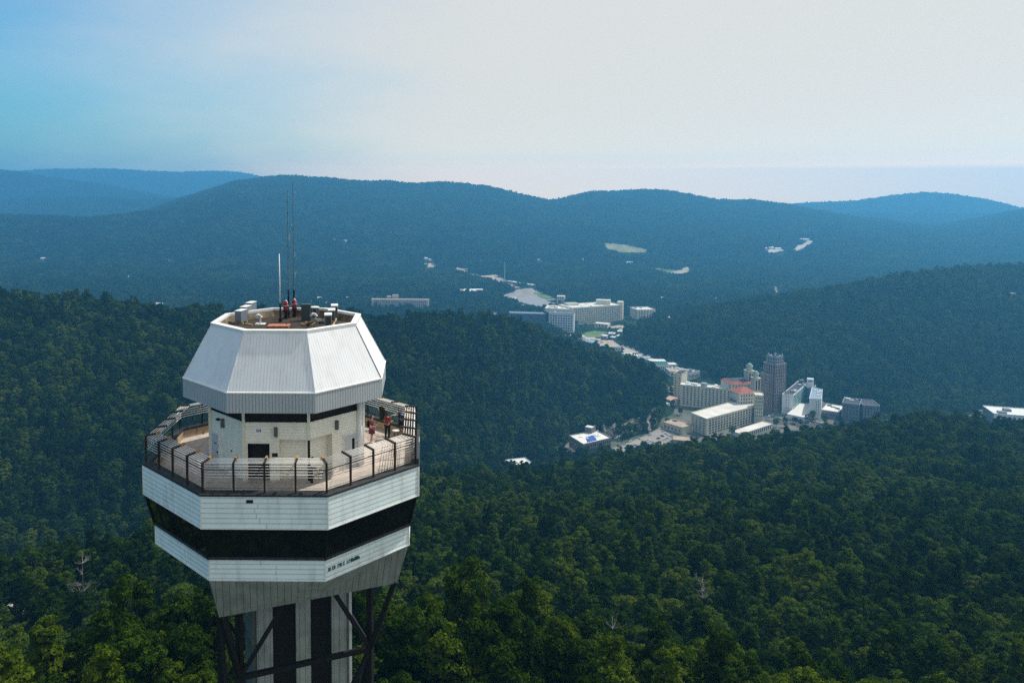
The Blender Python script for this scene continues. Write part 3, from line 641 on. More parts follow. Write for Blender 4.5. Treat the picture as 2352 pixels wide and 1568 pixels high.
for u, v, lab in ((657, 732, 'red aviation warning lamp on a dark stand, left of the pair'), (676.5, 728, 'red aviation warning lamp on a dark stand, right of the pair')):
    p = at_h(u, v, ZR); r_ = empty('warning_lamp', p, lab, 'warning lamp', 'red warning lamps on the roof')
    m = MB(); m.tube((0, 0, 0), (0, 0, .58), .1, 8)
    for a in (0, 2.1, 4.2): m.tube((.28 * math.cos(a), .28 * math.sin(a), 0), (0, 0, .45), .03, 6)
    m.tube((0, 0, .5), (0, 0, .6), .2, 12); m.build('stand', BLACKM, r_)
    prof = [(.15, .6), (.19, .72), (.17, .88), (.2, .92), (.2, .96), (.18, 1.0), (.16, 1.14), (.09, 1.24)]
    m = MB()
    for (r0, z0), (r1, z1) in zip(prof, prof[1:]): m.tube((0, 0, z0), (0, 0, z1), r0, 14, r1)
    m.build('lens', RED, r_, smooth=True)
    m = MB(); m.tube((0, 0, .905), (0, 0, .945), .215, 14); m.tube((0, 0, 1.24), (0, 0, 1.33), .08, 10, .03); m.build('clamp_ring', ALU, r_)
# aerials
def aerial(u, v, vt, lab, kind_):
    p = at_h(u, v, ZR); top = at_y(u, vt, p.y); H = top.z - p.z; r_ = empty('antenna', p, lab, 'antenna', 'aerials on the tower roof')
    if kind_ == 'white':
        m = MB(); m.tube((0, 0, 0), (0, 0, 1.25), .06, 8); m.tube((0, 0, 0), (0, 0, .25), .12, 8); m.build('socket', BLACKM, r_)
        m = MB(); m.tube((0, 0, 1.25), (-.03, 0, H), .042, 8, .032); m.build('mast', WHITE, r_, smooth=True)
    else:
        seg = ['dark', 'olive', 'brown', 'grey']; m = MB(); z = 0; rr = .055; i = 0
        m.tube((0, 0, 0), (0, 0, 1.9), .06, 8); m.build('socket', BLACKM, r_)
        m = MB(); nseg = 9
        for q in range(nseg):
            z0 = 1.9 + (H - 1.9) * q / nseg; z1 = 1.9 + (H - 1.9) * (q + 1) / nseg; m.tube((0, 0, z0), (0, 0, z1), .030 - .002 * q, 6, mi=q % 3)
            m.tube((0, 0, z0 - .04), (0, 0, z0 + .04), .05, 6, mi=0)
        m.build('mast', [mat('grey_mast', (.13, .14, .13), .6), mat('olive_mast', (.16, .17, .11), .7), mat('brown_mast', (.20, .15, .11), .7)], r_)
        ps = [(.62, .09)] if kind_ == 'a' else [(.92, .16), (.68, -.12), (.45, .1), (.3, .12)]
        for f_, dx in ps:
            m = MB(); m.tube((0, 0, H * f_), (dx, 0, H * f_), .014, 6); m.tube((dx, 0, H * f_ - .03), (dx, 0, H * f_ + (.3 if kind_ == 'a' or f_ < .6 else .04)), .035 if f_ > .6 else .02, 8); m.build('dipole', ALU, r_)
aerial(644, 739, 583, 'short plain white mast left of the red lamps', 'white')
aerial(663, 728, 437.6, 'tall thin dark antenna, the shorter of the tall pair', 'a')
aerial(675.5, 727, 417, 'tallest thin antenna with small silver side arms', 'b')
for u, v, u2, v2, lab in ((763, 753, 776, 728, 'long pale timber batten lying beside the right roof units'), (737, 754, 748, 755, 'short pale batten lying near the right roof unit'), (563, 745, 580, 748, 'bent pale batten lying by the left roof units'), (589, 725, 604, 726, 'dark thin batten lying behind the left roof units')):
    a_ = at_h(u, v, ZR); b_ = at_h(u2, v2, ZR); m = MB(); m.beam(a_ + Vector((0, 0, .05)), b_ + Vector((0, 0, .05)), .09, .08); o = m.build('timber_batten', TIMBER); tag(o, lab, 'timber')
for u, v, lab in ((702, 748, 'brass-coloured valve and pipes in front of the dark cabinet'),):
    p = at_h(u, v, ZR); r_ = empty('pipe_valve', p, lab, 'valve')
    m = MB(); m.tube((-.3, .1, .1), (.05, -.1, .12), .05, 8); m.tube((.05, -.1, 0), (.05, -.1, .3), .06, 8); m.build('body', TIMBER, r_)
    m = MB(); m.tube((.15, -.15, .12), (.25, -.22, .12), .12, 10); m.build('wheel', BROWN, r_)
    m = MB(); m.tube((.4, .05, .05), (.65, .2, .2), .04, 6); m.build('elbow', mat('yellow_pipe', (.5, .4, .08), .6), r_)

# ------------------------------------------------------------------ people and things on the deck
SKIN = mat('skin', (.42, .25, .18), .6, var=.05); HAIR = mat('dark_hair', (.03, .02, .015), .7); MAROON = mat('maroon_cloth', (.12, .02, .045), .85); REDC = mat('red_cloth', (.22, .025, .03), .85)
BLK = mat('black_cloth', (.012, .012, .014), .9); NAVY = mat('blue_cloth', (.02, .05, .16), .85); SHOE = mat('white_shoe', (.7, .7, .7), .7); YEL = mat('yellow_cloth', (.6, .42, .08), .85); OLIVE = mat('dark_olive_cloth', (.02, .022, .015), .9)
def skinmesh(name, pts, edges, rad, mt, parent, root=0, lv=2):
    me = bpy.data.meshes.new(name); me.from_pydata([tuple(p) for p in pts], edges, []); me.materials.append(mt)
    o = bpy.data.objects.new(name, me); C.objects.link(o); o.parent = parent
    sk = o.modifiers.new('skin', 'SKIN'); sk.use_smooth_shade = True
    for i, r_ in enumerate(rad):
        rr = r_ if isinstance(r_, tuple) else (r_, r_); me.skin_vertices[0].data[i].radius = rr
    me.skin_vertices[0].data[root].use_root = True
    s_ = o.modifiers.new('sub', 'SUBSURF'); s_.levels = lv; s_.render_levels = lv; return o
def person(u, v, rz, label, top, bottom, skirt=False, bag=None, arms='hold', z=DZ, hat=None, shorts=False, loc=None):
    p = loc or at_h(u, v, z); r_ = empty('person', p, label, 'person', rz=rz); r_.scale = (1.1, 1.1, 1.1)
    hx = .17
    arm = {'hold': [(-.16, -.3, 1.12), (.16, -.3, 1.12)], 'up': [(-.24, -.28, 1.42), (.24, -.28, 1.42)], 'down': [(-.24, -.06, .86), (.24, -.06, .86)]}[arms]
    el = {'hold': [(-.27, -.02, 1.12), (.27, -.02, 1.12)], 'up': [(-.33, -.1, 1.28), (.33, -.1, 1.28)], 'down': [(-.26, .02, 1.12), (.26, .02, 1.12)]}[arms]
    P = [(0, 0, .93), (0, .01, 1.12), (0, .0, 1.34), (0, 0, 1.44), (0, -.02, 1.52),
         (-.1, 0, .86), (-.11, -.02, .5), (-.11, .02, .09), (-.11, -.12, .05),
         (.1, 0, .86), (.11, .02, .5), (.11, .06, .09), (.11, -.08, .05),
         (-hx, 0, 1.38), el[0], arm[0], (hx, 0, 1.38), el[1], arm[1]]
    E_ = [(0, 1), (1, 2), (2, 3), (3, 4), (0, 5), (5, 6), (6, 7), (7, 8), (0, 9), (9, 10), (10, 11), (11, 12), (2, 13), (13, 14), (14, 15), (2, 16), (16, 17), (17, 18)]
    rad = [(.15, .11), (.135, .1), (.15, .1), .06, .055, .085, .06, .042, .035, .085, .06, .042, .035, .058, .042, .03, .058, .042, .03]
    body = skinmesh('body', P, E_, rad, SKIN, r_)
    # head with nose and jaw, hands with fingers, joined to the body object as part of the same mesh data
    hd = MB()
    hb = bmesh.new(); bmesh.ops.create_uvsphere(hb, u_segments=14, v_segments=10, radius=.105, matrix=Matrix.Translation((0, -.02, 1.63)) @ Matrix.Diagonal((.82, .98, 1.18, 1)))
    bmesh.ops.create_cone(hb, segments=6, radius1=.018, radius2=.004, depth=.04, cap_ends=True, matrix=Matrix.Translation((0, -.132, 1.62)) @ Matrix.Rotation(R(90), 4, 'X'))
    for sx in (-1, 1): bmesh.ops.create_uvsphere(hb, u_segments=6, v_segments=5, radius=.02, matrix=Matrix.Translation((sx * .09, -.01, 1.62)))
    me = bpy.data.meshes.new('head'); hb.to_mesh(me); hb.free(); me.materials.append(SKIN); [setattr(q, 'use_smooth', True) for q in me.polygons]
    ho = bpy.data.objects.new('head', me); C.objects.link(ho); ho.parent = r_
    m = MB()
    for sx in (-1, 1): m.box((sx * .035, -.115, 1.645), (.022, .012, .012))
    m.box((0, -.118, 1.575), (.04, .01, .01)); m.build('face_features', HAIR, ho)
    for q, (ax, ay, az) in enumerate(arm):
        m = MB(); m.box((ax, ay - .035, az), (.07, .08, .03))
        for f_ in range(4): m.tube((ax - .027 + f_ * .018, ay - .07, az), (ax - .027 + f_ * .018, ay - .07 - (.05, .062, .06, .045)[f_], az + .02), .009, 6, .007)
        sx = 1 if q == 0 else -1; m.tube((ax + sx * .03, ay - .03, az + .01), (ax + sx * .055, ay - .075, az + .02), .01, 6, .008); m.build('hand', SKIN, r_)
    hb = bmesh.new(); bmesh.ops.create_uvsphere(hb, u_segments=14, v_segments=10, radius=.118, matrix=Matrix.Translation((0, .015, 1.655)) @ Matrix.Diagonal((.88, .95, 1.1, 1)))
    bmesh.ops.delete(hb, geom=[v_ for v_ in hb.verts if v_.co.y < -.06 and v_.co.z < 1.68], context='VERTS')
    bmesh.ops.create_uvsphere(hb, u_segments=8, v_segments=6, radius=.06, matrix=Matrix.Translation((0, .12, 1.6)) @ Matrix.Diagonal((.8, .8, 1.6, 1)))
    me = bpy.data.meshes.new('hair'); hb.to_mesh(me); hb.free(); me.materials.append(HAIR); ha = bpy.data.objects.new('hair', me); C.objects.link(ha); ha.parent = r_
    skinmesh('shirt', [P[0], P[1], P[2], (0, 0, 1.42), P[13], tuple(Vector(P[13]).lerp(Vector(P[14]), .7)), P[16], tuple(Vector(P[16]).lerp(Vector(P[17]), .7))], [(0, 1), (1, 2), (2, 3), (2, 4), (4, 5), (2, 6), (6, 7)],
             [(.17, .135), (.155, .125), (.168, .12), .075, .078, .07, .078, .07], top, r_)
    if skirt or shorts:
        m = MB(); m.tube((0, 0, .98), (0, 0, .62 if skirt else .7), .165, 14, .21); m.build('skirt' if skirt else 'shorts', bottom, r_, smooth=True)
    else:
        skinmesh('trousers', [(0, 0, .95), P[5], P[6], (P[7][0], P[7][1], .1), P[9], P[10], (P[11][0], P[11][1], .1)], [(0, 1), (1, 2), (2, 3), (0, 4), (4, 5), (5, 6)], [(.165, .13), .105, .08, .06, .105, .08, .06], bottom, r_)
    for sx, py in ((-.11, -.06), (.11, -.02)):
        m = MB(); m.box((sx, py, .045), (.09, .26, .09)); m.build('shoe', SHOE if (skirt or shorts) else BLK, r_)
    if bag:
        hb = bmesh.new(); bmesh.ops.create_cube(hb, size=1, matrix=Matrix.Translation((0, .22, 1.2)) @ Matrix.Diagonal((.3, .18, .42, 1))); bmesh.ops.bevel(hb, geom=hb.edges[:], offset=.05, segments=2, affect='EDGES')
        me = bpy.data.meshes.new('backpack'); hb.to_mesh(me); hb.free(); me.materials.append(bag); o = bpy.data.objects.new('backpack', me); C.objects.link(o); o.parent = r_
    return r_
person(854, 1016.5, R(70), 'woman in a short maroon dress with a dark backpack, holding something pale in both hands', MAROON, MAROON, skirt=True, bag=BLK)
person(890, 1008, R(150), 'person in a red top and black trousers standing with back turned on the right deck', REDC, BLK, arms='hold')
person(924, 996, R(-160), 'person in a blue top behind the white rails at the far right of the deck', NAVY, BLK, arms='up', shorts=False)
person(935, 990, R(-120), 'person in a yellow top beside the one in blue, half hidden by the rails', YEL, MAROON, arms='down')
p = at_h(879, 983, DZ); r_ = empty('coin_viewer', p, 'dark coin-operated viewer on a stout post against the far plywood parapet', 'viewer')
m = MB(); m.tube((0, 0, 0), (0, 0, 1.25), .2, 12, .24); m.build('pedestal', OLIVE, r_)
m = MB(); m.tube((-.16, .12, 1.5), (-.1, -.25, 1.45), .12, 10); m.tube((.16, .12, 1.5), (.1, -.25, 1.45), .12, 10); m.tube((0, 0, 1.25), (0, 0, 1.65), .24, 12, .14); m.build('binocular_head', OLIVE, r_)
m = MB(); m.tube((0, 0, 1.65), (0, 0, 1.73), .09, 10, .05); m.box((-.3, -.05, 1.42), (.1, .08, .06)); m.box((.3, -.05, 1.42), (.1, .08, .06)); m.build('brass_knob', mat('brass', (.55, .42, .12), .4, .6), r_)
p = at_h(909, 1002, DZ); r_ = empty('round_stool', p, 'small round white-topped stool on the deck beside the rails', 'stool')
m = MB(); m.tube((0, 0, .42), (0, 0, .46), .26, 18); m.build('seat', ACW, r_); m = MB()
for a in (0, 2.1, 4.2): m.tube((.2 * math.cos(a), .2 * math.sin(a), 0), (.12 * math.cos(a), .12 * math.sin(a), .42), .02, 6)
m.build('leg_frame', BLACKM, r_)
p = at_h(915, 984, DZ); r_ = empty('viewing_panel', p, 'white-topped slanted information panel at the back right parapet', 'information panel', rz=R(30))
m = MB(); m.box((-.45, 0, .5), (.07, .07, 1.0)); m.box((.45, 0, .5), (.07, .07, 1.0)); m.build('post', BROWN, r_)
m = MB(); m.box((0, 0, 1.05), (1.2, .55, .05), rot=Matrix.Rotation(R(-25), 3, 'X')); m.build('board', ACW, r_)
p = at_h(717, 1122, DZ + .0); p = at_h(716, 1108, DZ); r_ = empty('dark_viewer', p, 'dark swivelling viewer on a short post on the shaded front deck', 'viewer')
m = MB(); m.tube((0, 0, 0), (0, 0, .75), .09, 8); m.build('post', BLACKM, r_); m = MB(); m.tube((-.25, .1, .95), (.3, -.15, .85), .1, 10); m.build('scope', SCONCE, r_)

# ================================================================== the town in the valley
CLEAR_POLY = []
def gpoly(px, z=ZT): return [tuple(at_h(u, v, z)[:2]) for u, v in px]
TOWN = gpoly([(1255, 1066), (1420, 1056), (1560, 1048), (1720, 1036), (1900, 1010), (2045, 995), (2038, 952), (1935, 936), (1890, 922), (1800, 914), (1745, 918), (1690, 892), (1610, 864), (1560, 844),
              (1480, 824), (1440, 804), (1430, 790), (1445, 772), (1520, 752), (1560, 740), (1440, 728), (1160, 738), (1170, 752), (1260, 764), (1290, 778), (1400, 822), (1500, 856), (1525, 872), (1530, 940), (1510, 985), (1430, 1012), (1400, 1004), (1312, 1012), (1275, 1032)])
CLEAR_POLY.append(gpoly([(1140, 1092), (1232, 1088), (1226, 1066), (1144, 1078)], -196))
RTOWN = gpoly([(2200, 1000), (2203, 960), (2262, 938), (2420, 934), (2420, 1000)]); CLEAR_POLY.append(RTOWN)
CLEAR_POLY.append(TOWN)
PAVE = mat('valley_pavement', (.17, .165, .15), .95, var=.25, vscale=.035, col2=(.035, .06, .03))
ASPH = mat('asphalt', (.30, .28, .26), .95, var=.15, vscale=.05)
DIRT = mat('bare_earth', (.46, .38, .28), .95, var=.2, vscale=.03)
GRASS = mat('green_field', (.12, .2, .06), .95, var=.2, vscale=.04)
ROCKM = mat('pale_rock', (.42, .38, .31), .95, vscale=.12, var=.3, col2=(.10, .10, .08), bump=.5)
def patch(name, px, mt, lift=.5, cell=9., far=False, kind='structure', y0=650., sh=(30, 60, 90)):
    pts = [hit(u, v, y0) if far else at_h(u, v, ZT) for u, v in px]; P = [(p.x, p.y) for p in pts]; CLEAR_POLY.extend([P] + [[(p[0], p[1] - q_) for p in P] for q_ in sh]) if far else None
    x0, x1 = min(p[0] for p in P), max(p[0] for p in P); y0, y1 = min(p[1] for p in P), max(p[1] for p in P)
    cell = max(cell, (x1 - x0) / 90, (y1 - y0) / 90)
    xs = np.arange(x0, x1 + cell, cell); ys = np.arange(y0, y1 + cell, cell); m = MB(); X_, Y_ = np.meshgrid(xs, ys); Z_ = ground(X_, Y_) + lift
    IN = inpoly(X_ + cell / 2, Y_ + cell / 2, P)
    # rim cells follow the outline by clamping their corners to it
    for i in range(len(ys) - 1):
        for j in range(len(xs) - 1):
            if IN[i, j]:
                m.face([(X_[i, j], Y_[i, j], Z_[i, j]), (X_[i, j + 1], Y_[i, j + 1], Z_[i, j + 1]), (X_[i + 1, j + 1], Y_[i + 1, j + 1], Z_[i + 1, j + 1]), (X_[i + 1, j], Y_[i + 1, j], Z_[i + 1, j])])
    if not m.f: return None
    bmx = m.build(name, mt, uv=False); tag(bmx, kind=kind); return bmx
def inpoly(x, y, P):
    x = np.asarray(x); ins = np.zeros(x.shape, bool); n = len(P); j = n - 1
    for i in range(n):
        xi, yi = P[i][0], P[i][1]; xj, yj = P[j][0], P[j][1]
        c_ = ((yi > y) != (yj > y)) & (x < (xj - xi) * (y - yi) / ((yj - yi) or 1e-9) + xi); ins ^= c_; j = i
    return ins
# windows: a shared unit mesh, each window a part of its own
def unitwin(mt, nm='window'):
    m = MB(); m.box((0, 0, 0), (1, 1, 1)); o = m.build(nm, mt, None, uv=False); me = o.data; bpy.data.objects.remove(o); return me
WG = mat('window_dark', (.03, .035, .045), .25, var=.3, vscale=.15, spec=.6); WIN = unitwin(WG)
WGB = mat('window_blue', (.045, .075, .11), .25, var=.3, vscale=.1, spec=.6); WINB = unitwin(WGB)
class Bld:
    def __init__(s, name, label, group=None, cat='building'):
        s.r = None; s.name = name; s.label = label; s.group = group; s.w = []; s.cat = cat; s.q = []
    def root(s, p): s.r = empty(s.name, p, s.label, s.cat, s.group); s.o = Vector(p); return s
    def add(s, mb, nm, mt, par=None):
        if s.r is None: s.root(mb.v[0])
        o = mb.build(nm, mt); base = Vector(s.o)
        if par is not None: base = base + par.location
        o.data.transform(Matrix.Translation(-base)); o.parent = par or s.r; return o
    def wins(s, A, B, z0, z1, n, rows, wf=.45, hf=.5, mesh=None, out=.06, m0=.04, m1=.04, dep=.14):
        A = Vector((A[0], A[1], 0)); B = Vector((B[0], B[1], 0)); d = B - A; L_ = d.length; d.normalize(); nrm = Vector((d.y, -d.x, 0))
        if nrm.y > 0 and abs(nrm.y) > .2: nrm = -nrm
        for i in range(n):
            for j in range(rows):
                t_ = m0 + (1 - m0 - m1) * (i + .5) / n; p = A + d * L_ * t_ + nrm * out; wd = L_ * (1 - m0 - m1) / n * wf; hh = (z1 - z0) / rows * hf
                s.q.append((p.x, p.y, z0 + (z1 - z0) * (j + .5) / rows, wd, hh, math.atan2(d.y, d.x), mesh or WIN, dep))
    def finish(s):
        q = sorted(s.q, key=lambda a: -a[3] * a[4]); ms = {}
        for i, (x, y, z, wd, hh, a, me_, dep) in enumerate(q):
            if i < 100:
                o = bpy.data.objects.new('window', me_); C.objects.link(o); o.parent = s.r; o.location = Vector((x, y, z)) - s.o; o.scale = (wd, dep, hh); o.rotation_euler = (0, 0, a)
            else: ms.setdefault(me_.materials[0].name, MB()).box((x, y, z), (wd, dep, hh), rz=a)
        for k_, m in ms.items():
            o = s.add(m, 'window', bpy.data.materials[k_]); o['kind'] = 'stuff'
        return s
def quad(A, B, depth, right=True):
    """footprint from its front edge A->B (left to right), running back"""
    A = Vector((A[0], A[1], 0)); B = Vector((B[0], B[1], 0)); d = (B - A).normalized(); n = Vector((-d.y, d.x, 0))
    if n.y < 0: n = -n
    return [A, B, B + n * depth, A + n * depth]
FOOT = []
def block(b, fp, z0, z1, wm, rm, par_h=1.0, nm='wall', rname='roof', edge=None):
    FOOT.append([(p[0], p[1]) for p in fp])
    m = MB(); m.prism([(p[0], p[1]) for p in fp], z0, z1); wl = b.add(m, nm, wm)
    c = sum((Vector((p[0], p[1], 0)) for p in fp), Vector()) / len(fp); inn = [c + (Vector((p[0], p[1], 0)) - c) * .97 for p in fp]
    m = MB(); m.prism([(p[0], p[1]) for p in inn], z1 - .02, z1 + .12); rf = b.add(m, rname, rm)
    if par_h:
        m = MB(); n = len(fp)
        for k in range(n):
            p, q = Vector((fp[k][0], fp[k][1], z1 + par_h / 2)), Vector((fp[(k + 1) % n][0], fp[(k + 1) % n][1], z1 + par_h / 2)); m.beam(p, q, .45, par_h)
        b.add(m, 'parapet', edge or wm)
    return wl
def front(uL, vL, uR, vR, H, zg=ZT):
    return at_h(uL, vL, zg + H), at_h(uR, vR, zg + H)
def boxes_on(b, fp, z, n, mt, seed, s0=1.5, s1=4, h=2.2, nm='rooftop_unit'):
    rg = random.Random(seed); A, B, D = Vector(fp[0]), Vector(fp[1]), Vector(fp[-1])
    for i in range(n):
        p = A + (B - A) * rg.uniform(.1, .9) + (D - A) * rg.uniform(.2, .85); m = MB(); w1, w2, hh = rg.uniform(s0, s1), rg.uniform(s0, s1), rg.uniform(.5, 1) * h
        m.box((p.x, p.y, z + hh / 2 + .12), (w1, w2, hh), rz=math.atan2((B - A).y, (B - A).x)); b.add(m, nm, mt)
STUC = mat('cream_stucco', (.70, .65, .50), .85, var=.06, vscale=.05); STUCD = mat('cream_trim_stucco', (.66, .62, .46), .85)
PALE = mat('pale_roof', (.72, .69, .62), .9, var=.1, vscale=.08, stain=.4); DKROOF = mat('dark_roof', (.06, .065, .075), .9, var=.2, vscale=.1)
TILE = mat('red_tile', (.42, .14, .09), .85, var=.15, vscale=.3); TANR = mat('tan_roof', (.46, .36, .27), .9, var=.15, vscale=.1)
BRICK = mat('brown_brick', (.30, .22, .185), .9, var=.12, vscale=.1); BRICKL = mat('pale_brick', (.52, .44, .39), .9, var=.1)
STONE = mat('grey_blue_stone', (.38, .42, .46), .85); WHB = mat('white_wall', (.74, .77, .78), .8, var=.06); AQUA = mat('aqua_wall', (.38, .58, .58), .8)
GREYB = mat('grey_stone_wall', (.20, .21, .22), .9, var=.15, vscale=.08); GRYW = mat('mid_grey_wall', (.33, .32, .31), .9, var=.2, vscale=.08); WROOF = mat('white_roof', (.70, .69, .65), .85, var=.05, vscale=.1, stain=.2)
SLATE = mat('slate_blue_wall', (.10, .12, .16), .8); GREENR = mat('teal_tile', (.10, .34, .31), .7); TARP = mat('blue_tarp', (.03, .10, .42), .5, var=.1); COPD = mat('copper_dome', (.22, .42, .38), .6)
PINKW = mat('pink_beige_wall', (.66, .58, .52), .9); BLUEG = mat('blue_grey_roof', (.24, .32, .40), .7)

# --- pavement of the valley floor, car park, cliffs
m = MB(); m.face([(p[0], p[1], ZT + .35) for p in TOWN]); o = m.build('pavement', PAVE, uv=False); tag(o, kind='structure')
m = MB(); m.face([(p[0], p[1], ZT + .35) for p in RTOWN]); o = m.build('pavement', PAVE, uv=False); tag(o, kind='structure')
# flatten check: keep the floor above the ground sheet
def c4(x, y): return 1440.5 + .25522 * x, 784.9 + .25522 * y
def c6(x, y): return 1108 + .21986 * x, 877.2 + .21986 * y
def c5(x, y): return 812.6 + .3455 * x, 572.5 + .3455 * y
lot = [c6(*p) for p in ((1300, 745), (1350, 690), (1500, 640), (1700, 560), (1850, 478), (1900, 500), (1985, 600), (1780, 700), (1600, 790))]
m = MB(); m.face([at_h(u, v, ZT + .6) for u, v in lot]); o = m.build('car_park', ASPH, uv=False); tag(o, kind='structure')
m = MB(); m.face([at_h(*c4(x, y), ZT + .6) for x, y in ((1235, 655), (1380, 690), (1640, 730), (1900, 745), (2100, 745), (2100, 760), (1800, 765), (1500, 745), (1330, 735), (1250, 740))]); o = m.build('road', mat('dark_asphalt', (.07, .072, .078), .9, vscale=.1), uv=False); tag(o, kind='structure')
m = MB(); Q_ = [(1292, 776), (1340, 781), (1400, 796), (1450, 812), (1490, 830), (1525, 850)]
for (a0, b0), (a1, b1) in zip(Q_, Q_[1:]): m.face([at_h(a0, b0 + 3, ZT + .6), at_h(a1, b1 + 3, ZT + .6), at_h(a1 + 5, b1 - 3, ZT + .6), at_h(a0 + 5, b0 - 3, ZT + .6)])
o = m.build('road', MATS['dark_asphalt'], uv=False); tag(o, kind='structure')
street = [(1555, 985), (1600, 1004), (1760, 985), (1880, 980), (2080, 975), (2080, 962), (1900, 955), (1790, 955), (1760, 948), (1750, 958), (1790, 968), (1740, 980)]
# --- the big cream hotel
b = Bld('grand_hotel', 'sprawling cream hotel with twin domed towers, red tile roofs and many windows', cat='hotel')
def atH(uv, H): p = at_h(uv[0], uv[1], ZT + H); return p
H1 = 19.5; L1, F1_, R1_ = atH(c4(572, 640), H1), atH(c4(715, 697), H1), atH(c4(1178, 573), H1)
b.root((F1_.x, F1_.y, ZT)); Bk = R1_ + (L1 - F1_) * 1.05
fw = [L1, F1_, R1_, Bk]; block(b, fw, ZT - 2, ZT + H1, STUC, PALE, .9, edge=STUCD)
b.wins(F1_, R1_, ZT + 1.2, ZT + H1 - 1.0, 17, 6, .6, .6); 
A_, B_ = L1, F1_; d = (B_ - A_).normalized(); nn = Vector((d.y, -d.x, 0)); nn = nn if nn.y < 0 else -nn
b.wins(L1, F1_, ZT + 1.2, ZT + H1 - 1.2, 4, 6, .28, .5)
H2 = 27; W1, W2 = atH(c4(478, 390), H2), atH(c4(950, 437), H2); q2 = quad(W1, W2, 17); block(b, q2, ZT, ZT + H2, STUC, PALE, 1.2, edge=STUCD)
b.wins(W1, W2, ZT + 2.5, ZT + H2 - 1, 13, 8, .38, .55); boxes_on(b, q2, ZT + H2, 9, WHB, 3, 2, 6, 2.6)
m = MB(); c_ = (q2[0] * .55 + q2[1] * .45) * .5 + (q2[2] * .45 + q2[3] * .55) * .5; m.tube((c_.x, c_.y, ZT + H2), (c_.x, c_.y, ZT + H2 + 4), 4, 14); b.add(m, 'water_tank', BLUEG)
H3 = 32; a_, e_ = atH(c4(418, 290), H3), atH(c4(490, 300), H3); q3 = quad(a_, e_, 24); block(b, q3, ZT, ZT + H3, STUC, DKROOF, 1.2, edge=STUCD); b.wins(a_, e_, ZT + 2, ZT + H3 - 3, 2, 8, .25, .45); boxes_on(b, q3, ZT + H3, 3, GREYB, 8, 2, 5, 3)
def hip(b, c_, hw, hd, z0, h, rot, mt, nm='tiled_roof', flat=0.):
    cs, sn = math.cos(rot), math.sin(rot); P = [Vector((c_[0] + x * cs - y * sn, c_[1] + x * sn + y * cs, z0)) for x, y in ((-hw, -hd), (hw, -hd), (hw, hd), (-hw, hd))]
    T_ = [Vector((c_[0] + x * cs - y * sn, c_[1] + x * sn + y * cs, z0 + h)) for x, y in ((-hw * flat, -hd * flat), (hw * flat, -hd * flat), (hw * flat, hd * flat), (-hw * flat, hd * flat))]
    m = MB()
    for k in range(4): m.face([P[k], P[(k + 1) % 4], T_[(k + 1) % 4], T_[k]] if flat else [P[k], P[(k + 1) % 4], T_[0]])
    m.face(list(reversed(P)))
    if flat: m.face(T_, 1)
    return b.add(m, nm, [mt, DKROOF])
def rect(c_, hw, hd, rot):
    cs, sn = math.cos(rot), math.sin(rot); return [Vector((c_[0] + x * cs - y * sn, c_[1] + x * sn + y * cs, 0)) for x, y in ((-hw, -hd), (hw, -hd), (hw, hd), (-hw, hd))]
cc = atH(c4(1043, 430), 34); r1 = rect(cc, 11.5, 10, R(12)); block(b, r1, ZT, ZT + 32, STUC, PALE, 0); hip(b, cc, 12.6, 11, ZT + 32, 6, R(12), TILE, flat=.12)
b.wins(r1[0], r1[1], ZT + 15, ZT + 31, 6, 4, .4, .5)
cc2 = atH(c4(990, 345), 37); r2 = rect(cc2, 15, 12, R(8)); block(b, r2, ZT, ZT + 35, STUC, PALE, 0); hip(b, cc2, 16, 13, ZT + 35, 3, R(8), TILE, flat=.74)
b.wins(r2[0], r2[1], ZT + 27, ZT + 34, 7, 2, .35, .5)
cc3 = atH(c4(975, 500), 24); r3 = rect(cc3, 6, 6, R(12)); block(b, r3, ZT, ZT + 21, STUC, PALE, 0); hip(b, cc3, 6.6, 6.6, ZT + 21, 2.6, R(12), mat('maroon_tile', (.2, .08, .09), .8), flat=.1); b.wins(r3[0], r3[1], ZT + 14, ZT + 20.5, 2, 1, .6, .7)
def dome_tower(uv, H, wd, Y):
    p = at_y(uv[0], uv[1], Y); top = p.z; z_ = ZT; hw = wd / 2; c_ = (p.x, p.y)
    m = MB(); m.prism([(q.x, q.y) for q in rect(c_, hw, hw, R(12))], ZT, top - wd * 1.15); b.add(m, 'tower', STUCD)
    m = MB(); m.prism([(q.x, q.y) for q in rect(c_, hw * 1.12, hw * 1.12, R(12))], top - wd * 1.15, top - wd * 1.05); m.tube((c_[0], c_[1], top - wd * 1.05), (c_[0], c_[1], top - wd * .5), hw * .78, 12); m.tube((c_[0], c_[1], top - wd * .5), (c_[0], c_[1], top - wd * .42), hw * .95, 12); b.add(m, 'lantern', STUCD)
    m = MB(); zz = [(1., 0), (.92, .18), (.72, .36), (.4, .48), (.0, .52)]
    for (r0, z0), (r1_, z1) in zip(zz, zz[1:]): m.tube((c_[0], c_[1], top - wd * .42 + z0 * wd * .7), (c_[0], c_[1], top - wd * .42 + z1 * wd * .7), max(.02, r0 * hw * .8), 14, max(.02, r1_ * hw * .8), caps=False)
    b.add(m, 'dome', COPD, ); rr = rect(c_, hw, hw, R(12))
    b.wins(rr[0], rr[1], top - wd * 3.0, top - wd * 1.3, 2, 1, .5, .9); b.wins(rr[0], rr[1], top - wd * 5, top - wd * 3.2, 2, 2, .3, .5)
dome_tower(c4(1102, 188), 60, 9, 985); dome_tower(c4(1160, 258), 57, 8.2, 962)
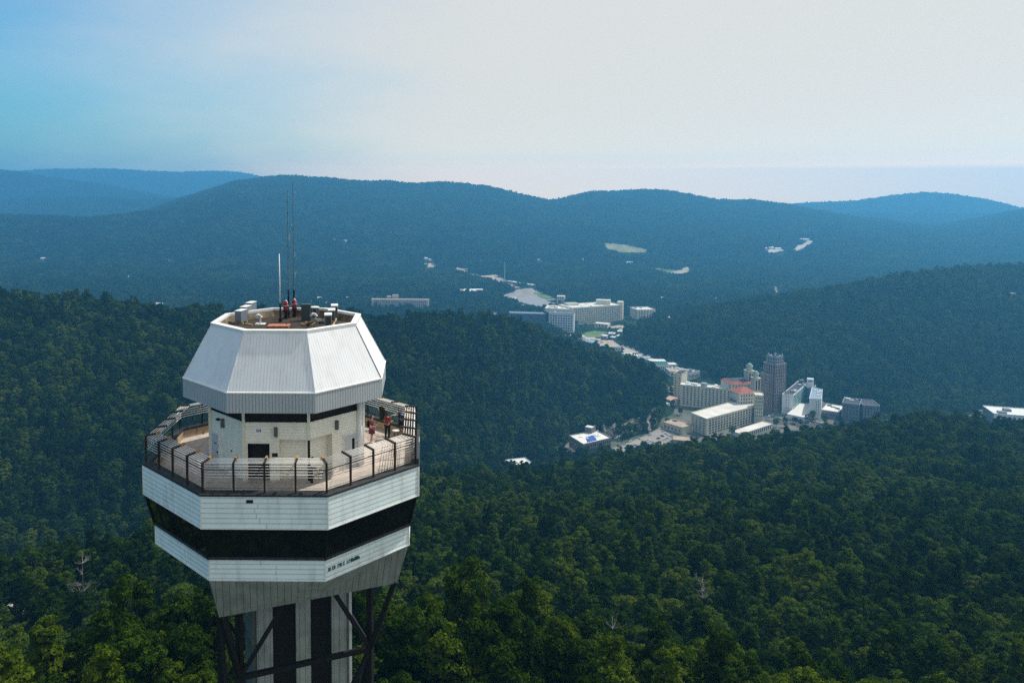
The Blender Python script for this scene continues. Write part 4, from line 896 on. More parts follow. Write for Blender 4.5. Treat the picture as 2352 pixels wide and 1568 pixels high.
bt = at_h(*c4(1228, 745), ZT); tz = at_y(*c4(1228, 487), bt.y).z; a_ = at_y(*c4(1150, 487), bt.y + 3); rb = quad(a_, Vector((at_y(*c4(1228, 490), bt.y).x, bt.y, 0)), 14); block(b, rb, ZT, tz, STUCD, PALE, .8); b.wins(rb[0], rb[1], ZT + 8, tz - 1, 4, 6, .4, .5)
# low terrace with arcade at the right foot
a_, e_ = atH(c4(1030, 825), 6), atH(c4(1310, 735), 6); q_ = quad(a_, e_, 12); block(b, q_, ZT, ZT + 5.5, PALE, PALE, .5); b.wins(a_, e_, ZT + .5, ZT + 5, 14, 1, .45, .8)
b.finish()
# --- tall brown stepped tower block
b = Bld('brick_tower_block', 'tall brown stepped tower block with pale vertical piers beside the cream hotel')
base = at_h(*c4(1300, 640), ZT); Y0_ = base.y + 12; c_ = at_y(*c4(1325, 400), Y0_); b.root((c_.x, c_.y, ZT)); c0 = (c_.x, c_.y); rt = R(24)
zt = lambda y: at_y(c4(1325, y)[0], c4(0, y)[1], Y0_).z
def tower_box(hw, hd, z0, z1, nwin, rows, wm=BRICK, dx=0, dy=0):
    cx_, cy_ = c0[0] + dx * math.cos(rt) - dy * math.sin(rt), c0[1] + dx * math.sin(rt) + dy * math.cos(rt); r_ = rect((cx_, cy_), hw, hd, rt); block(b, r_, z0, z1, wm, BLUEG, .8, edge=STONE)
    m = MB()
    for A, B in ((r_[0], r_[1]), (r_[3], r_[0]), (r_[1], r_[2])):
        n = nwin if A == r_[0] else max(3, nwin - 1)
        for k in range(n + 1):
            p = A.lerp(B, k / n); m.box((p.x, p.y, (z0 + z1) / 2 + .5), (.75, .75, z1 - z0 + 1.4), rz=rt)
    b.add(m, 'pier', BRICKL)
    b.wins(r_[0], r_[1], z0, z1 - 1, nwin, rows, .42, .55, out=.08); 
    d_ = (r_[3] - r_[0]); L_ = d_.length; d_.normalize(); nrm = Vector((-math.cos(rt), -math.sin(rt), 0))
    for A, sg_ in ((r_[0], -1), (r_[1], 1)):
        nrm = Vector((math.cos(rt), math.sin(rt), 0)) * sg_
        for i in range(max(3, nwin - 1)):
            for j in range(rows):
                p = A + d_ * L_ * (i + .5) / max(3, nwin - 1) + nrm * .08; b.q.append((p.x, p.y, z0 + (z1 - 1 - z0) * (j + .5) / rows, L_ / 3 * .4, (z1 - z0) / rows * .55, math.atan2(d_.y, d_.x), WIN, .14))
tower_box(9.5, 8.5, ZT, zt(190), 6, 15); tower_box(7, 6.2, zt(190), zt(125), 4, 2, STONE); tower_box(13, 7, ZT, zt(285), 8, 11, dy=2.5)
r_ = rect(c0, 6, 5, rt); m = MB()
for p in r_: m.box((p.x, p.y, zt(125) + 1), (1.3, 1.3, 3.4), rz=rt)
b.add(m, 'pinnacle', STONE); m = MB(); m.box((c0[0], c0[1], zt(125) + 1.2), (6, 5, 2.2), rz=rt); b.add(m, 'penthouse', DKROOF)
b.finish()
# --- white U-shaped hotel
b = Bld('white_hotel', 'white U-shaped hotel with aqua inner court walls and a white sign tower', cat='hotel'); H = 24
P = {k: atH(c4(*v), H) for k, v in dict(a=(1395, 475), b=(1493, 482), c=(1605, 388), d=(1540, 356), e=(1640, 515), f=(1748, 518), g=(1758, 432), h=(1665, 410), i=(1700, 380)).items()}
b.root((P['a'].x, P['a'].y, ZT)); block(b, [P['a'], P['b'], P['c'], P['d']], ZT, ZT + H, WHB, DKROOF, .9, edge=WHB); b.wins(P['a'], P['b'], ZT + 3, ZT + H - 1, 2, 6, .22, .5, m0=.3, m1=.3)
m = MB(); d_ = (P['c'] - P['b']); nrm = Vector((d_.y, -d_.x, 0)).normalized(); A2, B2 = P['b'] + nrm * .25 + d_ * .03, P['c'] + nrm * .25; m.beam((A2.x, A2.y, ZT + H / 2 + 1), (B2.x, B2.y, ZT + H / 2 + 1), .3, H - 3); b.add(m, 'court_wall', AQUA)
L_ = d_.length
for i in range(9):
    for j in range(6):
        p = A2.lerp(B2, (i + .5) / 9) + nrm * .2; b.q.append((p.x, p.y, ZT + 4 + (H - 5) * (j + .5) / 6, L_ / 9 * .55, 1.7, math.atan2(d_.y, d_.x), WINB, .2))
block(b, [P['e'], P['f'], P['g'], P['h']], ZT, ZT + H, WHB, BLUEG, .9, edge=WHB); b.wins(P['e'], P['f'], ZT + 3, ZT + H - 1, 2, 6, .2, .5, m0=.5, m1=.12)
block(b, [P['c'] + Vector((.2, .2, 0)), P['h'], P['i'], P['d'] + Vector((4, 6, 0))], ZT, ZT + H - .6, AQUA, DKROOF, .0); b.wins(P['c'], P['h'], ZT + 3, ZT + H - 2, 3, 6, .5, .5, mesh=WINB)
t0 = atH(c4(1618, 400), H); t1 = atH(c4(1678, 405), H); q_ = quad(t0, t1, 6); zt_ = at_y(*c4(1618, 332), t0.y).z; block(b, q_, ZT + H - 2, zt_, WHB, WHB, 0, nm='sign_tower'); b.wins(t0, t1, zt_ - 4.5, zt_ - 1.5, 1, 1, .6, .6, mesh=WINB)
k_ = [atH(c4(*q), 6) for q in ((1440, 650), (1640, 692), (1640, 560), (1560, 555))]; block(b, k_, ZT, ZT + 6, WHB, WROOF, .5, nm='entrance_block')
boxes_on(b, [P['a'], P['b'], P['c'], P['d']], ZT + H, 5, STONE, 5, 2, 5, 2.5); m = MB(); q_ = P['d'] * .7 + P['c'] * .3; m.tube((q_.x, q_.y - 3, ZT + H), (q_.x, q_.y - 3, ZT + H + 4.5), 3, 14); b.add(m, 'water_tank', GREYB); boxes_on(b, [P['e'], P['f'], P['g'], P['h']], ZT + H, 6, WHB, 6, 1.5, 4, 1.6)
b.finish()
def simple(name, label, fr, H, depth, wm, rm, n=0, rows=0, wf=.45, hf=.5, extra=0, par_h=.7, edge=None, zg=ZT, seed=1, sidew=0, mesh=None, group=None, em=None, fin=True):
    b = Bld(name, label, group); A, B = front(*fr, H, zg); q_ = quad(A, B, depth); b.root((A.x, A.y, zg)); block(b, q_, zg - 2, zg + H, wm, rm, par_h, edge=edge)
    if n: b.wins(A, B, zg + H * .06, zg + H * .95, n, rows, wf, hf, mesh=mesh)
    if sidew:
        for A2, B2, sg_ in ((q_[0], q_[3], -1), (q_[1], q_[2], 1)):
            d_ = (B2 - A2); L_ = d_.length; d_.normalize(); nr = (B - A).normalized() * sg_
            for i in range(sidew):
                for j in range(rows or 1):
                    p = Vector(A2) + d_ * L_ * (i + .5) / sidew + nr * .06; b.q.append((p.x, p.y, zg + H * .06 + H * .89 * (j + .5) / (rows or 1), L_ / sidew * .45, H * .89 / (rows or 1) * .5, math.atan2(d_.y, d_.x), mesh or WIN, .14))
    if extra: boxes_on(b, q_, zg + H, extra, em or WHB, seed, 1.5, min(6, depth * .3), 2.2)
    if fin: b.finish()
    return b, q_, A, B
simple('low_white_building', 'low white-roofed building with an awning row right of the white U-shaped hotel', (*c4(1750, 612), *c4(1905, 636)), 9, 34, GRYW, WROOF, 7, 1, .5, .3, 3, edge=WROOF, em=GREYB)
b, q_, A, B = simple('grey_stone_block', 'twin grey stone blocks with pale cornices joined by a blue-grey link', (*c4(1937, 550), *c4(2092, 570)), 23, 30, GREYB, DKROOF, 5, 5, .35, .5, 2, par_h=.9, edge=STONE, fin=False, sidew=0)
A2, B2 = front(*c4(2128, 572), *c4(2275, 580), 23); q2 = quad(A2, B2, 28); block(b, q2, ZT, ZT + 23, GREYB, DKROOF, .9, edge=STONE); b.wins(A2, B2, ZT + 2, ZT + 22, 5, 5, .35, .5); q3 = [B + Vector((0, 9, 0)), A2 + Vector((0, 9, 0)), A2 + Vector((2, 22, 0)), B + Vector((2, 22, 0))]; block(b, q3, ZT, ZT + 22, GREYB, BLUEG, 0, nm='link_wall'); b.finish()
# right-hand white buildings
b, q_, A, B = simple('long_white_building', 'long white two-level building with a dark left end wall at the right edge of town', (2283, 950, 2440, 962), 14, 36, WHB, WROOF, 12, 2, .5, .45, 0, par_h=.8, fin=False)
m = MB(); m.prism([(q_[0].x - .3, q_[0].y), (q_[3].x - .3, q_[3].y), (q_[3].x - .05, q_[3].y), (q_[0].x - .05, q_[0].y)], ZT, ZT + 14); b.add(m, 'dark_end_wall', GREYB); boxes_on(b, q_, ZT + 14, 2, GREYB, 3, 6, 9, 3); b.finish()
simple('flat_white_shed', 'small flat white-roofed shed left of the long white building', (2214, 966, 2256, 968), 6, 15, WHB, WROOF, 0, 0, par_h=0)
simple('small_white_house', 'small white-roofed house peeping over the trees right of the grey stone blocks', (2050, 958, 2074, 962), 6, 10, WHB, WROOF)
# tarp building and neighbours
b = Bld('ornate_grey_building', 'grey ornate building with a bright blue tarpaulin on its flat pale roof'); H = 20
Pp = [at_h(*c6(*q), ZT + H) for q in ((905, 562), (1055, 655), (1345, 588), (1195, 512))]; b.root((Pp[1].x, Pp[1].y, ZT)); block(b, Pp, ZT - 2, ZT + H, GRYW, WROOF, 1.0, edge=GRYW)
b.wins(Pp[1], Pp[2], ZT + 2, ZT + H - .5, 13, 4, .42, .6, m0=.02, m1=.02); b.wins(Pp[0], Pp[1], ZT + 2, ZT + H - .5, 6, 4, .4, .6)
m = MB(); tp = [at_h(*c6(*q), ZT + H + .8) for q in ((1080, 573), (1100, 622), (1195, 600), (1160, 552))]; m.face(tp); m.face([p + Vector((0, 0, -.5)) for p in reversed(tp)])
for k in range(4): m.face([tp[k] - Vector((0, 0, .5)), tp[(k + 1) % 4] - Vector((0, 0, .5)), tp[(k + 1) % 4], tp[k]])
b.add(m, 'tarpaulin', TARP)
e0, e1 = at_h(*c6(1068, 525), ZT + H), at_h(*c6(1140, 540), ZT + H); q_ = quad(e0, e1, 7); block(b, q_, ZT + H, at_y(*c6(1068, 465), e0.y).z, GREYB, WROOF, 0, nm='lift_house')
c_ = at_h(*c6(1172, 520), ZT + H); m = MB(); m.tube((c_.x, c_.y, c_.z), (c_.x, c_.y, at_y(*c6(1172, 452), c_.y).z), 1.1, 8, .7); b.add(m, 'chimney', TANR)
c_ = at_h(*c6(1205, 570), ZT + H); m = MB(); m.tube((c_.x, c_.y, c_.z), (c_.x, c_.y, c_.z + 6), .25, 6); m.tube((c_.x, c_.y, c_.z + 5.4), (c_.x, c_.y, c_.z + 6.6), .6, 8); b.add(m, 'flue', WHB)
boxes_on(b, Pp, ZT + H, 3, WHB, 4, 2, 5, 1.2); b.finish()
simple('tan_roofed_annex', 'low annex with a flat pinkish roof left of the grey ornate building', (*c6(758, 700), *c6(892, 752)), 9, 22, GREYB, mat('pink_roof', (.6, .5, .42), .9), 0, 0, par_h=.4, edge=GREYB)
simple('blue_white_building', 'white and pale blue low building half hidden behind the near tree line', (1148, 1072, 1222, 1064), 8, 16, mat('pale_blue_wall', (.5, .62, .72), .8), WROOF, 8, 2, .4, .4, 6, zg=-196)
b, q_, A, B = simple('tan_roofed_building', 'cream building with a flat brown roof beside the car park', (*c6(1882, 418), *c6(2088, 478)), 8, 20, STUC, TANR, 5, 1, .3, .4, 1, par_h=.6, edge=TANR, em=BRICK)
simple('ochre_roofed_house', 'low house with an ochre roof between the car park and the cream hotel', (*c6(1990, 600), *c6(2190, 618)), 5, 14, GRYW, TANR, 0, 0, par_h=0)
# cliff below the left ridge
def cliff(px, seed, hgt):
    rg = np.random.default_rng(seed); A = [at_h(u, v, ZT) for u, v in px]; m = MB(); n = 60; rows = 10; G_ = []
    for j in range(rows + 1):
        row = []
        for i in range(n + 1):
            t_ = i / n * (len(A) - 1); k = min(int(t_), len(A) - 2); p = A[k].lerp(A[k + 1], t_ - k); f = j / rows; r1_ = rg.normal(size=2) * 1.1
            row.append(Vector((p.x + r1_[0] * .6, p.y + f * hgt * .55 + r1_[1], ZT + 1 + f * hgt * (.9 + .12 * math.sin(i * .37 + seed)) + r1_[0] * .5)))
        G_.append(row)
    for j in range(rows):
        for i in range(n): m.face([G_[j][i], G_[j][i + 1], G_[j + 1][i + 1], G_[j + 1][i]])
    o = m.build('rock_face', ROCKM, uv=False); tag(o, kind='structure')
cliff([c6(1255, 600), c6(1400, 590), c6(1600, 520), c6(1690, 505)], 1, 13); cliff([c6(1740, 545), c6(1790, 470), c6(1830, 440)], 2, 17)
CLEAR_POLY.append([(at_h(u, v, ZT).x, at_h(u, v, ZT).y) for u, v in [c6(1240, 620), c6(1690, 530), c6(1680, 480), c6(1260, 560)]])
# --- mid-distance blocks
ZF = ZT
hb_ = simple('long_slab_block', 'long pale beige slab building with rows of windows beyond the left ridge', (*c5(118, 335), *c5(498, 338)), 26, 16, PINKW, TANR, 26, 6, .66, .6, 0, par_h=1.2, edge=PINKW, em=PINKW, mesh=WINB, zg=-195, fin=False)
for x0_, x1_, hh in ((255, 298, 6.5), (220, 248, 3.5)):
    A2, B2 = front(*c5(x0_, 322), *c5(x1_, 322), 26, -195); block(hb_[0], quad(A2, B2, 8), -195 + 26, -195 + 26 + hh, PINKW, TANR, 0, nm='roof_house')
hb_[0].finish()
simple('slate_long_building', 'long dark slate-blue building with a white roof edge left of the white-fronted block', (*c5(1033, 425), *c5(1275, 432)), 34, 20, SLATE, BLUEG, 18, 6, .5, .5, 0, par_h=1.3, edge=STONE, mesh=WINB)
b, q_, A, B = simple('white_fronted_block', 'black and white modern block with blue glass strips in the distant town', (*c5(1298, 425), *c5(1463, 432)), 37, 22, WHB, GREYB, 9, 7, .7, .55, 3, par_h=1, edge=GREYB, mesh=WINB, fin=False)
A2, B2 = front(*c5(1268, 410), *c5(1298, 425), 38); block(b, [A2, B2 + Vector((-.5, 0, 0)), B2 + Vector((-.5, 20, 0)), A2 + Vector((0, 20, 0))], ZT, ZT + 38, DARK, DARK, 0, nm='dark_side_wall'); b.finish()
b, q_, A, B = simple('large_cream_hotel', 'very long cream multi-storey hotel wing in the distant town', (*c5(1450, 392), *c5(1785, 372)), 36, 55, STUC, PALE, 26, 7, .5, .5, 8, par_h=1.2, edge=STUCD, em=WHB, fin=False, sidew=5)
A2, B2 = front(*c5(1270, 392), *c5(1455, 400), 34); q2 = quad(A2, B2, 45); block(b, q2, ZT, ZT + 34, STUC, WROOF, .6); boxes_on(b, q2, ZT + 34, 7, PALE, 7, 3, 9, 4)
A2, B2 = front(*c5(1610, 348), *c5(1705, 352), 42); q2 = quad(A2, B2, 14); block(b, q2, ZT + 30, ZT + 46, STUC, PALE, 0, nm='penthouse'); A2, B2 = front(*c5(1750, 352), *c5(1787, 354), 40); q2 = quad(A2, B2, 16); block(b, q2, ZT, ZT + 41, STUCD, PALE, 0, nm='corner_tower')
b.finish()
simple('boxy_office_block', 'boxy cream block with a flat pale roof standing right of the long cream hotel', (*c5(1885, 405), *c5(2005, 403)), 26, 40, STUC, PALE, 6, 5, .4, .6, 2, par_h=1.4, edge=PALE, em=GREYB, sidew=5)
simple('green_roofed_hall', 'small hall with a pale green roof behind the long cream hotel', (*c5(1420, 362), *c5(1498, 360)), 40, 20, STUC, mat('pale_green_roof', (.42, .5, .36), .8), 0, 0, par_h=0)
simple('small_cream_tower', 'small cream tower block behind the roofs of the cream hotel', (*c5(1350, 312), *c5(1400, 314)), 24, 18, STUC, PALE, 3, 3)
b, q_, A, B = simple('distant_annex_block', 'narrow lower wing with a flat roof in front of the boxy cream block', (*c5(1600, 492), *c5(1690, 500)), 8, 18, STUC, WROOF, 4, 1)
rgs = random.Random(77)
for i, (x, y) in enumerate(((1500, 590), (1545, 640), (1430, 610), (1700, 585), (1735, 575), (1820, 660), (1850, 690), (1905, 700), (1930, 720), (1890, 735), (2040, 480), (2070, 470), (2100, 465), (2060, 495), (2150, 440), (2190, 430), (2320, 430), (880, 425), (915, 435), (940, 445), (1960, 690), (2000, 790), (2070, 760), (1490, 628), (1570, 668), (1620, 690), (1660, 700), (1700, 715), (1755, 728), (1800, 745), (1480, 655), (1590, 600), (1640, 575), (1690, 560), (1770, 610), (1800, 630), (1750, 545), (1400, 635), (1440, 640), (1830, 700), (1870, 760), (1920, 780), (1960, 800), (2110, 800))):
    wd = rgs.uniform(22, 46); simple('small_shop_building', 'small flat-roofed pale commercial building in the distant valley street', (*c5(x, y), *c5(x + wd, y + 3)), rgs.uniform(5, 9), rgs.uniform(12, 22), rgs.choice([WHB, STUC, GRYW, BRICKL]), rgs.choice([WROOF, PALE, TANR, BLUEG]), 4, 1, extra=1, par_h=.5, group='small commercial buildings of the valley', seed=i)
# valley street buildings, far to near
lows = [('white_terrace_block', 'white three-level terrace block at the foot of the white-fronted block', (*c5(1368, 575), *c5(1475, 580)), 13, 14, WHB, WROOF, 8, 3),
    ('flat_tan_building', 'wide flat tan-roofed building in the middle of the valley street', (*c5(1640, 650), *c5(1778, 650)), 12, 60, WHB, TANR, 8, 2),
    ('dark_glass_building', 'dark low building with glass front left of the tan-roofed building', (*c5(1505, 605), *c5(1585, 625)), 13, 24, GREYB, BLUEG, 5, 2),
    ('pale_shop_row', 'row of pale shops along the valley street below the tan-roofed building', (*c5(1780, 690), *c5(1860, 715)), 8, 18, WHB, WROOF, 5, 1),
    ('white_shop_row', 'white shopfronts further down the valley street', (*c5(1865, 715), *c5(1945, 738)), 7, 18, WHB, BLUEG, 5, 1),
    ('white_columned_building', 'white columned building with a dark roof behind the cream hotel', (*c4(555, 285), *c4(655, 265)), 11, 18, WHB, DKROOF, 8, 1),
    ('tan_roofed_bathhouse', 'building with a flat tan roof left of the white columned building', (*c4(385, 268), *c4(540, 270)), 8, 24, WHB, TANR, 5, 1)]
for i, (nm, lb, fr, H, dp, wm, rm, n, rw) in enumerate(lows): simple(nm, lb, fr, H, dp, wm, rm, n, rw, extra=3, seed=20 + i)
b, q_, A, B = simple('teal_roofed_bathhouse', 'white arcaded building with a teal tiled roof edge in the valley street', (*c4(185, 205), *c4(375, 208)), 11, 22, WHB, WROOF, 11, 1, .45, .6, 0, par_h=0, fin=False)
m = MB(); c_ = sum(q_, Vector()) / 4; O = [Vector((p.x, p.y, ZT + 11.05)) for p in q_]; I = [Vector((c_.x + (p.x - c_.x) * .82, c_.y + (p.y - c_.y) * .7, ZT + 16)) for p in q_]
for k in range(4): m.face([O[k], O[(k + 1) % 4], I[(k + 1) % 4], I[k]])
m.face(I, 1); b.add(m, 'tiled_roof', [GREENR, PALE]); A2, B2 = front(*c4(378, 205), *c4(452, 205), 8); block(b, quad(A2, B2, 14), ZT, ZT + 8, WHB, WROOF, .5); b.wins(A2, B2, ZT + .5, ZT + 7, 6, 1, .5, .7); b.finish()
# left edge of the cream hotel: turquoise pavilion and terraces below
simple('turquoise_pavilion', 'small turquoise-roofed pavilion among tan terraces left of the cream hotel', (*c6(1765, 200), *c6(1850, 235)), 6, 16, WHB, mat('turquoise_roof', (.3, .6, .55), .6), par_h=0)
simple('terracotta_terrace_house', 'house with tan and terracotta terraces behind the turquoise pavilion', (*c6(1850, 165), *c6(1985, 200)), 7, 20, BRICKL, mat('terracotta_roof', (.55, .36, .26), .9), 5, 1)
simple('white_low_house', 'low white house above the turquoise pavilion', (*c6(1815, 60), *c6(1860, 80)), 7, 12, WHB, WROOF, 3, 1)
# --- clearings, roads and sheds beyond
patch('dirt_road', [c5(*p) for p in ((470, 98), (530, 95), (600, 122), (770, 128), (765, 160), (860, 178), (950, 170), (1010, 205), (1060, 235), (1110, 262), (1050, 268), (1020, 235), (940, 215), (890, 200), (840, 182), (740, 160), (690, 140), (640, 130), (560, 118), (480, 125))], DIRT, 1.2, 7, far=True, sh=(30, 60, 90, 120))
patch('quarry_floor', [c5(*p) for p in ((975, 312), (1110, 262), (1185, 262), (1345, 335), (1250, 350), (1200, 400), (1100, 370))], ASPH, 1.0, 8, far=True)
patch('playing_field', [c5(*p) for p in ((1195, 292), (1230, 287), (1340, 325), (1290, 338), (1240, 322))], GRASS, 1.8, 5, far=True)
patch('bare_hillside', [(1375, 562), (1400, 560), (1440, 563), (1488, 574), (1480, 581), (1440, 581), (1400, 575)], mat('dry_grass', (.25, .24, .12), .95, var=.2, vscale=.02), 2, 12, far=True)
patch('meadow', [(1478, 614), (1520, 618), (1560, 622), (1582, 614), (1580, 628), (1540, 631), (1500, 626)], GRASS, 2, 9, far=True)
patch('sand_pit', [(1560, 622), (1572, 615), (1582, 615), (1580, 628), (1565, 630), (1535, 631), (1536, 628)], DIRT, 2.6, 9, far=True)
patch('dirt_track', [(1770, 660), (1776, 655), (1784, 662), (1782, 680), (1774, 684), (1769, 678)], DIRT, 2, 7, far=True)
LOTM = mat('pale_lot', (.50, .46, .40), .95, var=.15, vscale=.06)
patch('lot', [c5(*p) for p in ((1475, 585), (1560, 560), (1640, 610), (1600, 650), (1500, 625))], LOTM, .8, 5, far=True, sh=())
patch('lot', [c5(*p) for p in ((1780, 640), (1850, 660), (1930, 705), (1900, 725), (1800, 690))], LOTM, .8, 5, far=True, sh=())
patch('lot', [c5(*p) for p in ((2010, 470), (2110, 445), (2125, 470), (2040, 500))], LOTM, .8, 5, far=True, sh=(30,))
patch('lot', [c5(*p) for p in ((60, 300), (72, 305), (105, 350), (90, 360), (66, 325))], LOTM, .8, 5, far=True, sh=(30,))
patch('lot', [c5(*p) for p in ((860, 425), (930, 415), (980, 455), (940, 465), (880, 440))], LOTM, .8, 5, far=True, sh=(30,))
patch('lot', [(1745, 577), (1790, 572), (1800, 577), (1760, 583)], LOTM, 1.5, 12, far=True)
patch('lot', [(1812, 578), (1860, 552), (1868, 556), (1830, 584)], LOTM, 1.5, 12, far=True, sh=(30,))
patch('grass_slope', [c5(*p) for p in ((1500, 570), (1600, 545), (1700, 550), (1650, 585), (1560, 588))], GRASS, .9, 7, far=True)
patch('sandy_lot', [c5(*p) for p in ((1600, 520), (1760, 508), (1860, 512), (1840, 528), (1700, 525))], DIRT, .9, 7, far=True)
def far_shed(name, lab, u0, v0, u1, v1, H, dep, wm, rm, group=None, n=0, rows=1, gable=False, y0=650.):
    A = hit(u0, v0, y0); B = hit(u1, v1, y0); zg = min(A.z, B.z); B = at_h(u1, v1, zg) if (B - A).length > 250 else B; b = Bld(name, lab, group, 'building' if H > 5.6 or not gable else 'house'); q_ = quad(A, B, dep); b.root((A.x, A.y, zg))
    if gable:
        m = MB(); m.prism([(p.x, p.y) for p in q_], zg - 2, zg + H); b.add(m, 'wall', wm); m = MB(); r0, r1 = (q_[0] + q_[3]) / 2, (q_[1] + q_[2]) / 2; T = lambda p, z: Vector((p.x, p.y, z)); z1, z2 = zg + H, zg + H + dep * .3
        m.face([T(q_[0], z1), T(q_[1], z1), T(r1, z2), T(r0, z2)]); m.face([T(q_[3], z1), T(r0, z2), T(r1, z2), T(q_[2], z1)]); m.face([T(q_[0], z1), T(r0, z2), T(q_[3], z1)]); m.face([T(q_[1], z1), T(q_[2], z1), T(r1, z2)]); b.add(m, 'roof', rm)
    else: block(b, q_, zg - 2, zg + H, wm, rm, 0)
    if n: b.wins(A, B, zg + 1, zg + H - .5, n, rows, .4, .5)
    b.finish(); c_ = sum(q_, Vector()) / 4; CLEAR_POLY.append([tuple((c_ + (p - c_) * 1.3 + Vector((0, (-45 if y0 > 600 else -8) if k < 2 else 0, 0)))[:2]) for k, p in enumerate(q_)])
far_shed('long_grandstand', 'long pale-roofed grandstand beside the thin white pole', *c5(1012, 224), *c5(1185, 256), 8, 14, GRYW, WROOF, n=12)
far_shed('white_roofed_warehouse', 'wide white-roofed warehouse left of the thin pole', *c5(715, 292), *c5(890, 292), 7, 45, GRYW, WROOF, n=6)
far_shed('grey_ribbed_shed', 'huge low grey-roofed shed below the grandstand', *c5(1010, 330), *c5(1215, 392), 4, 70, GRYW, mat('ribbed_grey_roof', (.30, .30, .30), .9, pattern='rib', pfreq=.12, pdark=.6))
far_shed('white_farm_shed', 'white shed cluster in front of the bare hillside', 1434, 608, 1458, 609, 9, 30, WHB, WROOF)
far_shed('small_farm_shed', 'smaller white shed beside the white shed cluster', 1462, 606, 1478, 608, 8, 22, WHB, WROOF)
far_shed('white_ridge_house', 'white-gabled house on the tree line at the left', 353, 704, 383, 705, 6, 10, WHB, WROOF, gable=True)
far_shed('long_white_ridge_lodge', 'long pale lodge set in the trees of the right hillside', 2292, 681, 2335, 682, 6, 14, GRYW, GRYW)
p = hit(*c5(1003, 235)); r_ = empty('tall_pole', p, 'thin white pole rising beside the distant grandstand', 'pole'); m = MB(); m.tube((0, 0, -2), (0, 0, at_y(*c5(1003, 82), p.y).z - p.z), .9, 8, .5); m.build('shaft', WHB, r_); m = MB(); m.tube((0, 0, -1), (0, 0, 3), 1.6, 8); m.build('footing', GRYW, r_)
hs = [(85, 652, 'w'), (100, 657, 'w'), (205, 684, 'r'), (97, 597, 'w'), (127, 590, 'w'), (392, 602, 'w'), (570, 612, 'w'), (710, 668, 'w'), (722, 680, 'w'), (765, 552, 'w'), (790, 556, 'w'), (800, 690, 'w'), (875, 652, 'w'), (978, 597, 'w'), (990, 600, 'w'), (1105, 602, 'w'), (1545, 655, 'w'), (1408, 652, 'd'),
      (1758, 573, 'w'), (1772, 572, 'w'), (1788, 574, 'w'), (1820, 577, 'w'), (1838, 552, 'w'), (1852, 553, 'w'), (1640, 692, 'w'), (1655, 700, 'w'), (1690, 702, 'w'), (1600, 712, 'w'), (1560, 716, 'w'), (1575, 724, 'w'), (1615, 722, 'w'), (1530, 722, 'w'), (1180, 690, 'w'), (1230, 735, 'w'), (1500, 668, 'w'), (1520, 690, 'w'), (1590, 672, 'w'), (1665, 668, 'w'), (1700, 672, 'w'), (1620, 650, 'w'), (1720, 640, 'w'), (640, 640, 'w'), (820, 640, 'w'), (905, 640, 'w'), (540, 655, 'w'), (440, 640, 'w'), (300, 640, 'w'), (160, 622, 'w'), (60, 622, 'w'), (1010, 640, 'w'), (1045, 660, 'w'), (1340, 600, 'w'), (1320, 640, 'w'), (1390, 632, 'w'), (1240, 600, 'w'), (715, 700, 'w'), (735, 690, 'w'), (752, 702, 'w')]
HW = [None]
for i, (u, v, k_) in enumerate(hs):
    sz = .022 * (1 if v > 600 else 1.6); rr_ = random.Random(i); w2 = rr_.uniform(4, 7)
    far_shed('small_house', {'w': 'small white house among the trees of the wide valley', 'r': 'small reddish-roofed house just above the left tree line', 'd': 'small tan-roofed house in the valley woods behind the cream hotel'}[k_], u - w2, v, u + w2, v + .5, rr_.uniform(4.5, 6.5), 11, WHB, WROOF if k_ == 'w' else (TILE if k_ == 'r' else TANR), 'small white houses of the valley' if k_ == 'w' else None, gable=True)
patch('dirt_track', [(10, 1545), (60, 1520), (108, 1498), (125, 1505), (90, 1530), (40, 1560)], DIRT, .25, 1.2, far=True, y0=110., sh=(5, 10))
far_shed('service_hut', 'white hut among the trees at the far left, above the dirt track', 2, 1425, 40, 1420, 3, 4, WHB, WROOF, y0=110., gable=True)
far_shed('woodland_house', 'pale-roofed small house behind the round tree just right of the tower', 1028, 1118, 1042, 1118, 4, 7, BRICKL, WROOF, y0=250., gable=True)
far_shed('clearing_house', 'small pale house glimpsed deep in the near forest at the right', 2262, 1145, 2285, 1145, 4, 7, GRYW, PALE, y0=200., gable=True)
far_shed('forest_cabin', 'tiny pinkish cabin roof in the near forest below the other house at the right', 2238, 1228, 2256, 1230, 3.5, 5, BRICKL, mat('rosy_roof', (.6, .45, .38), .8), y0=200., gable=True)
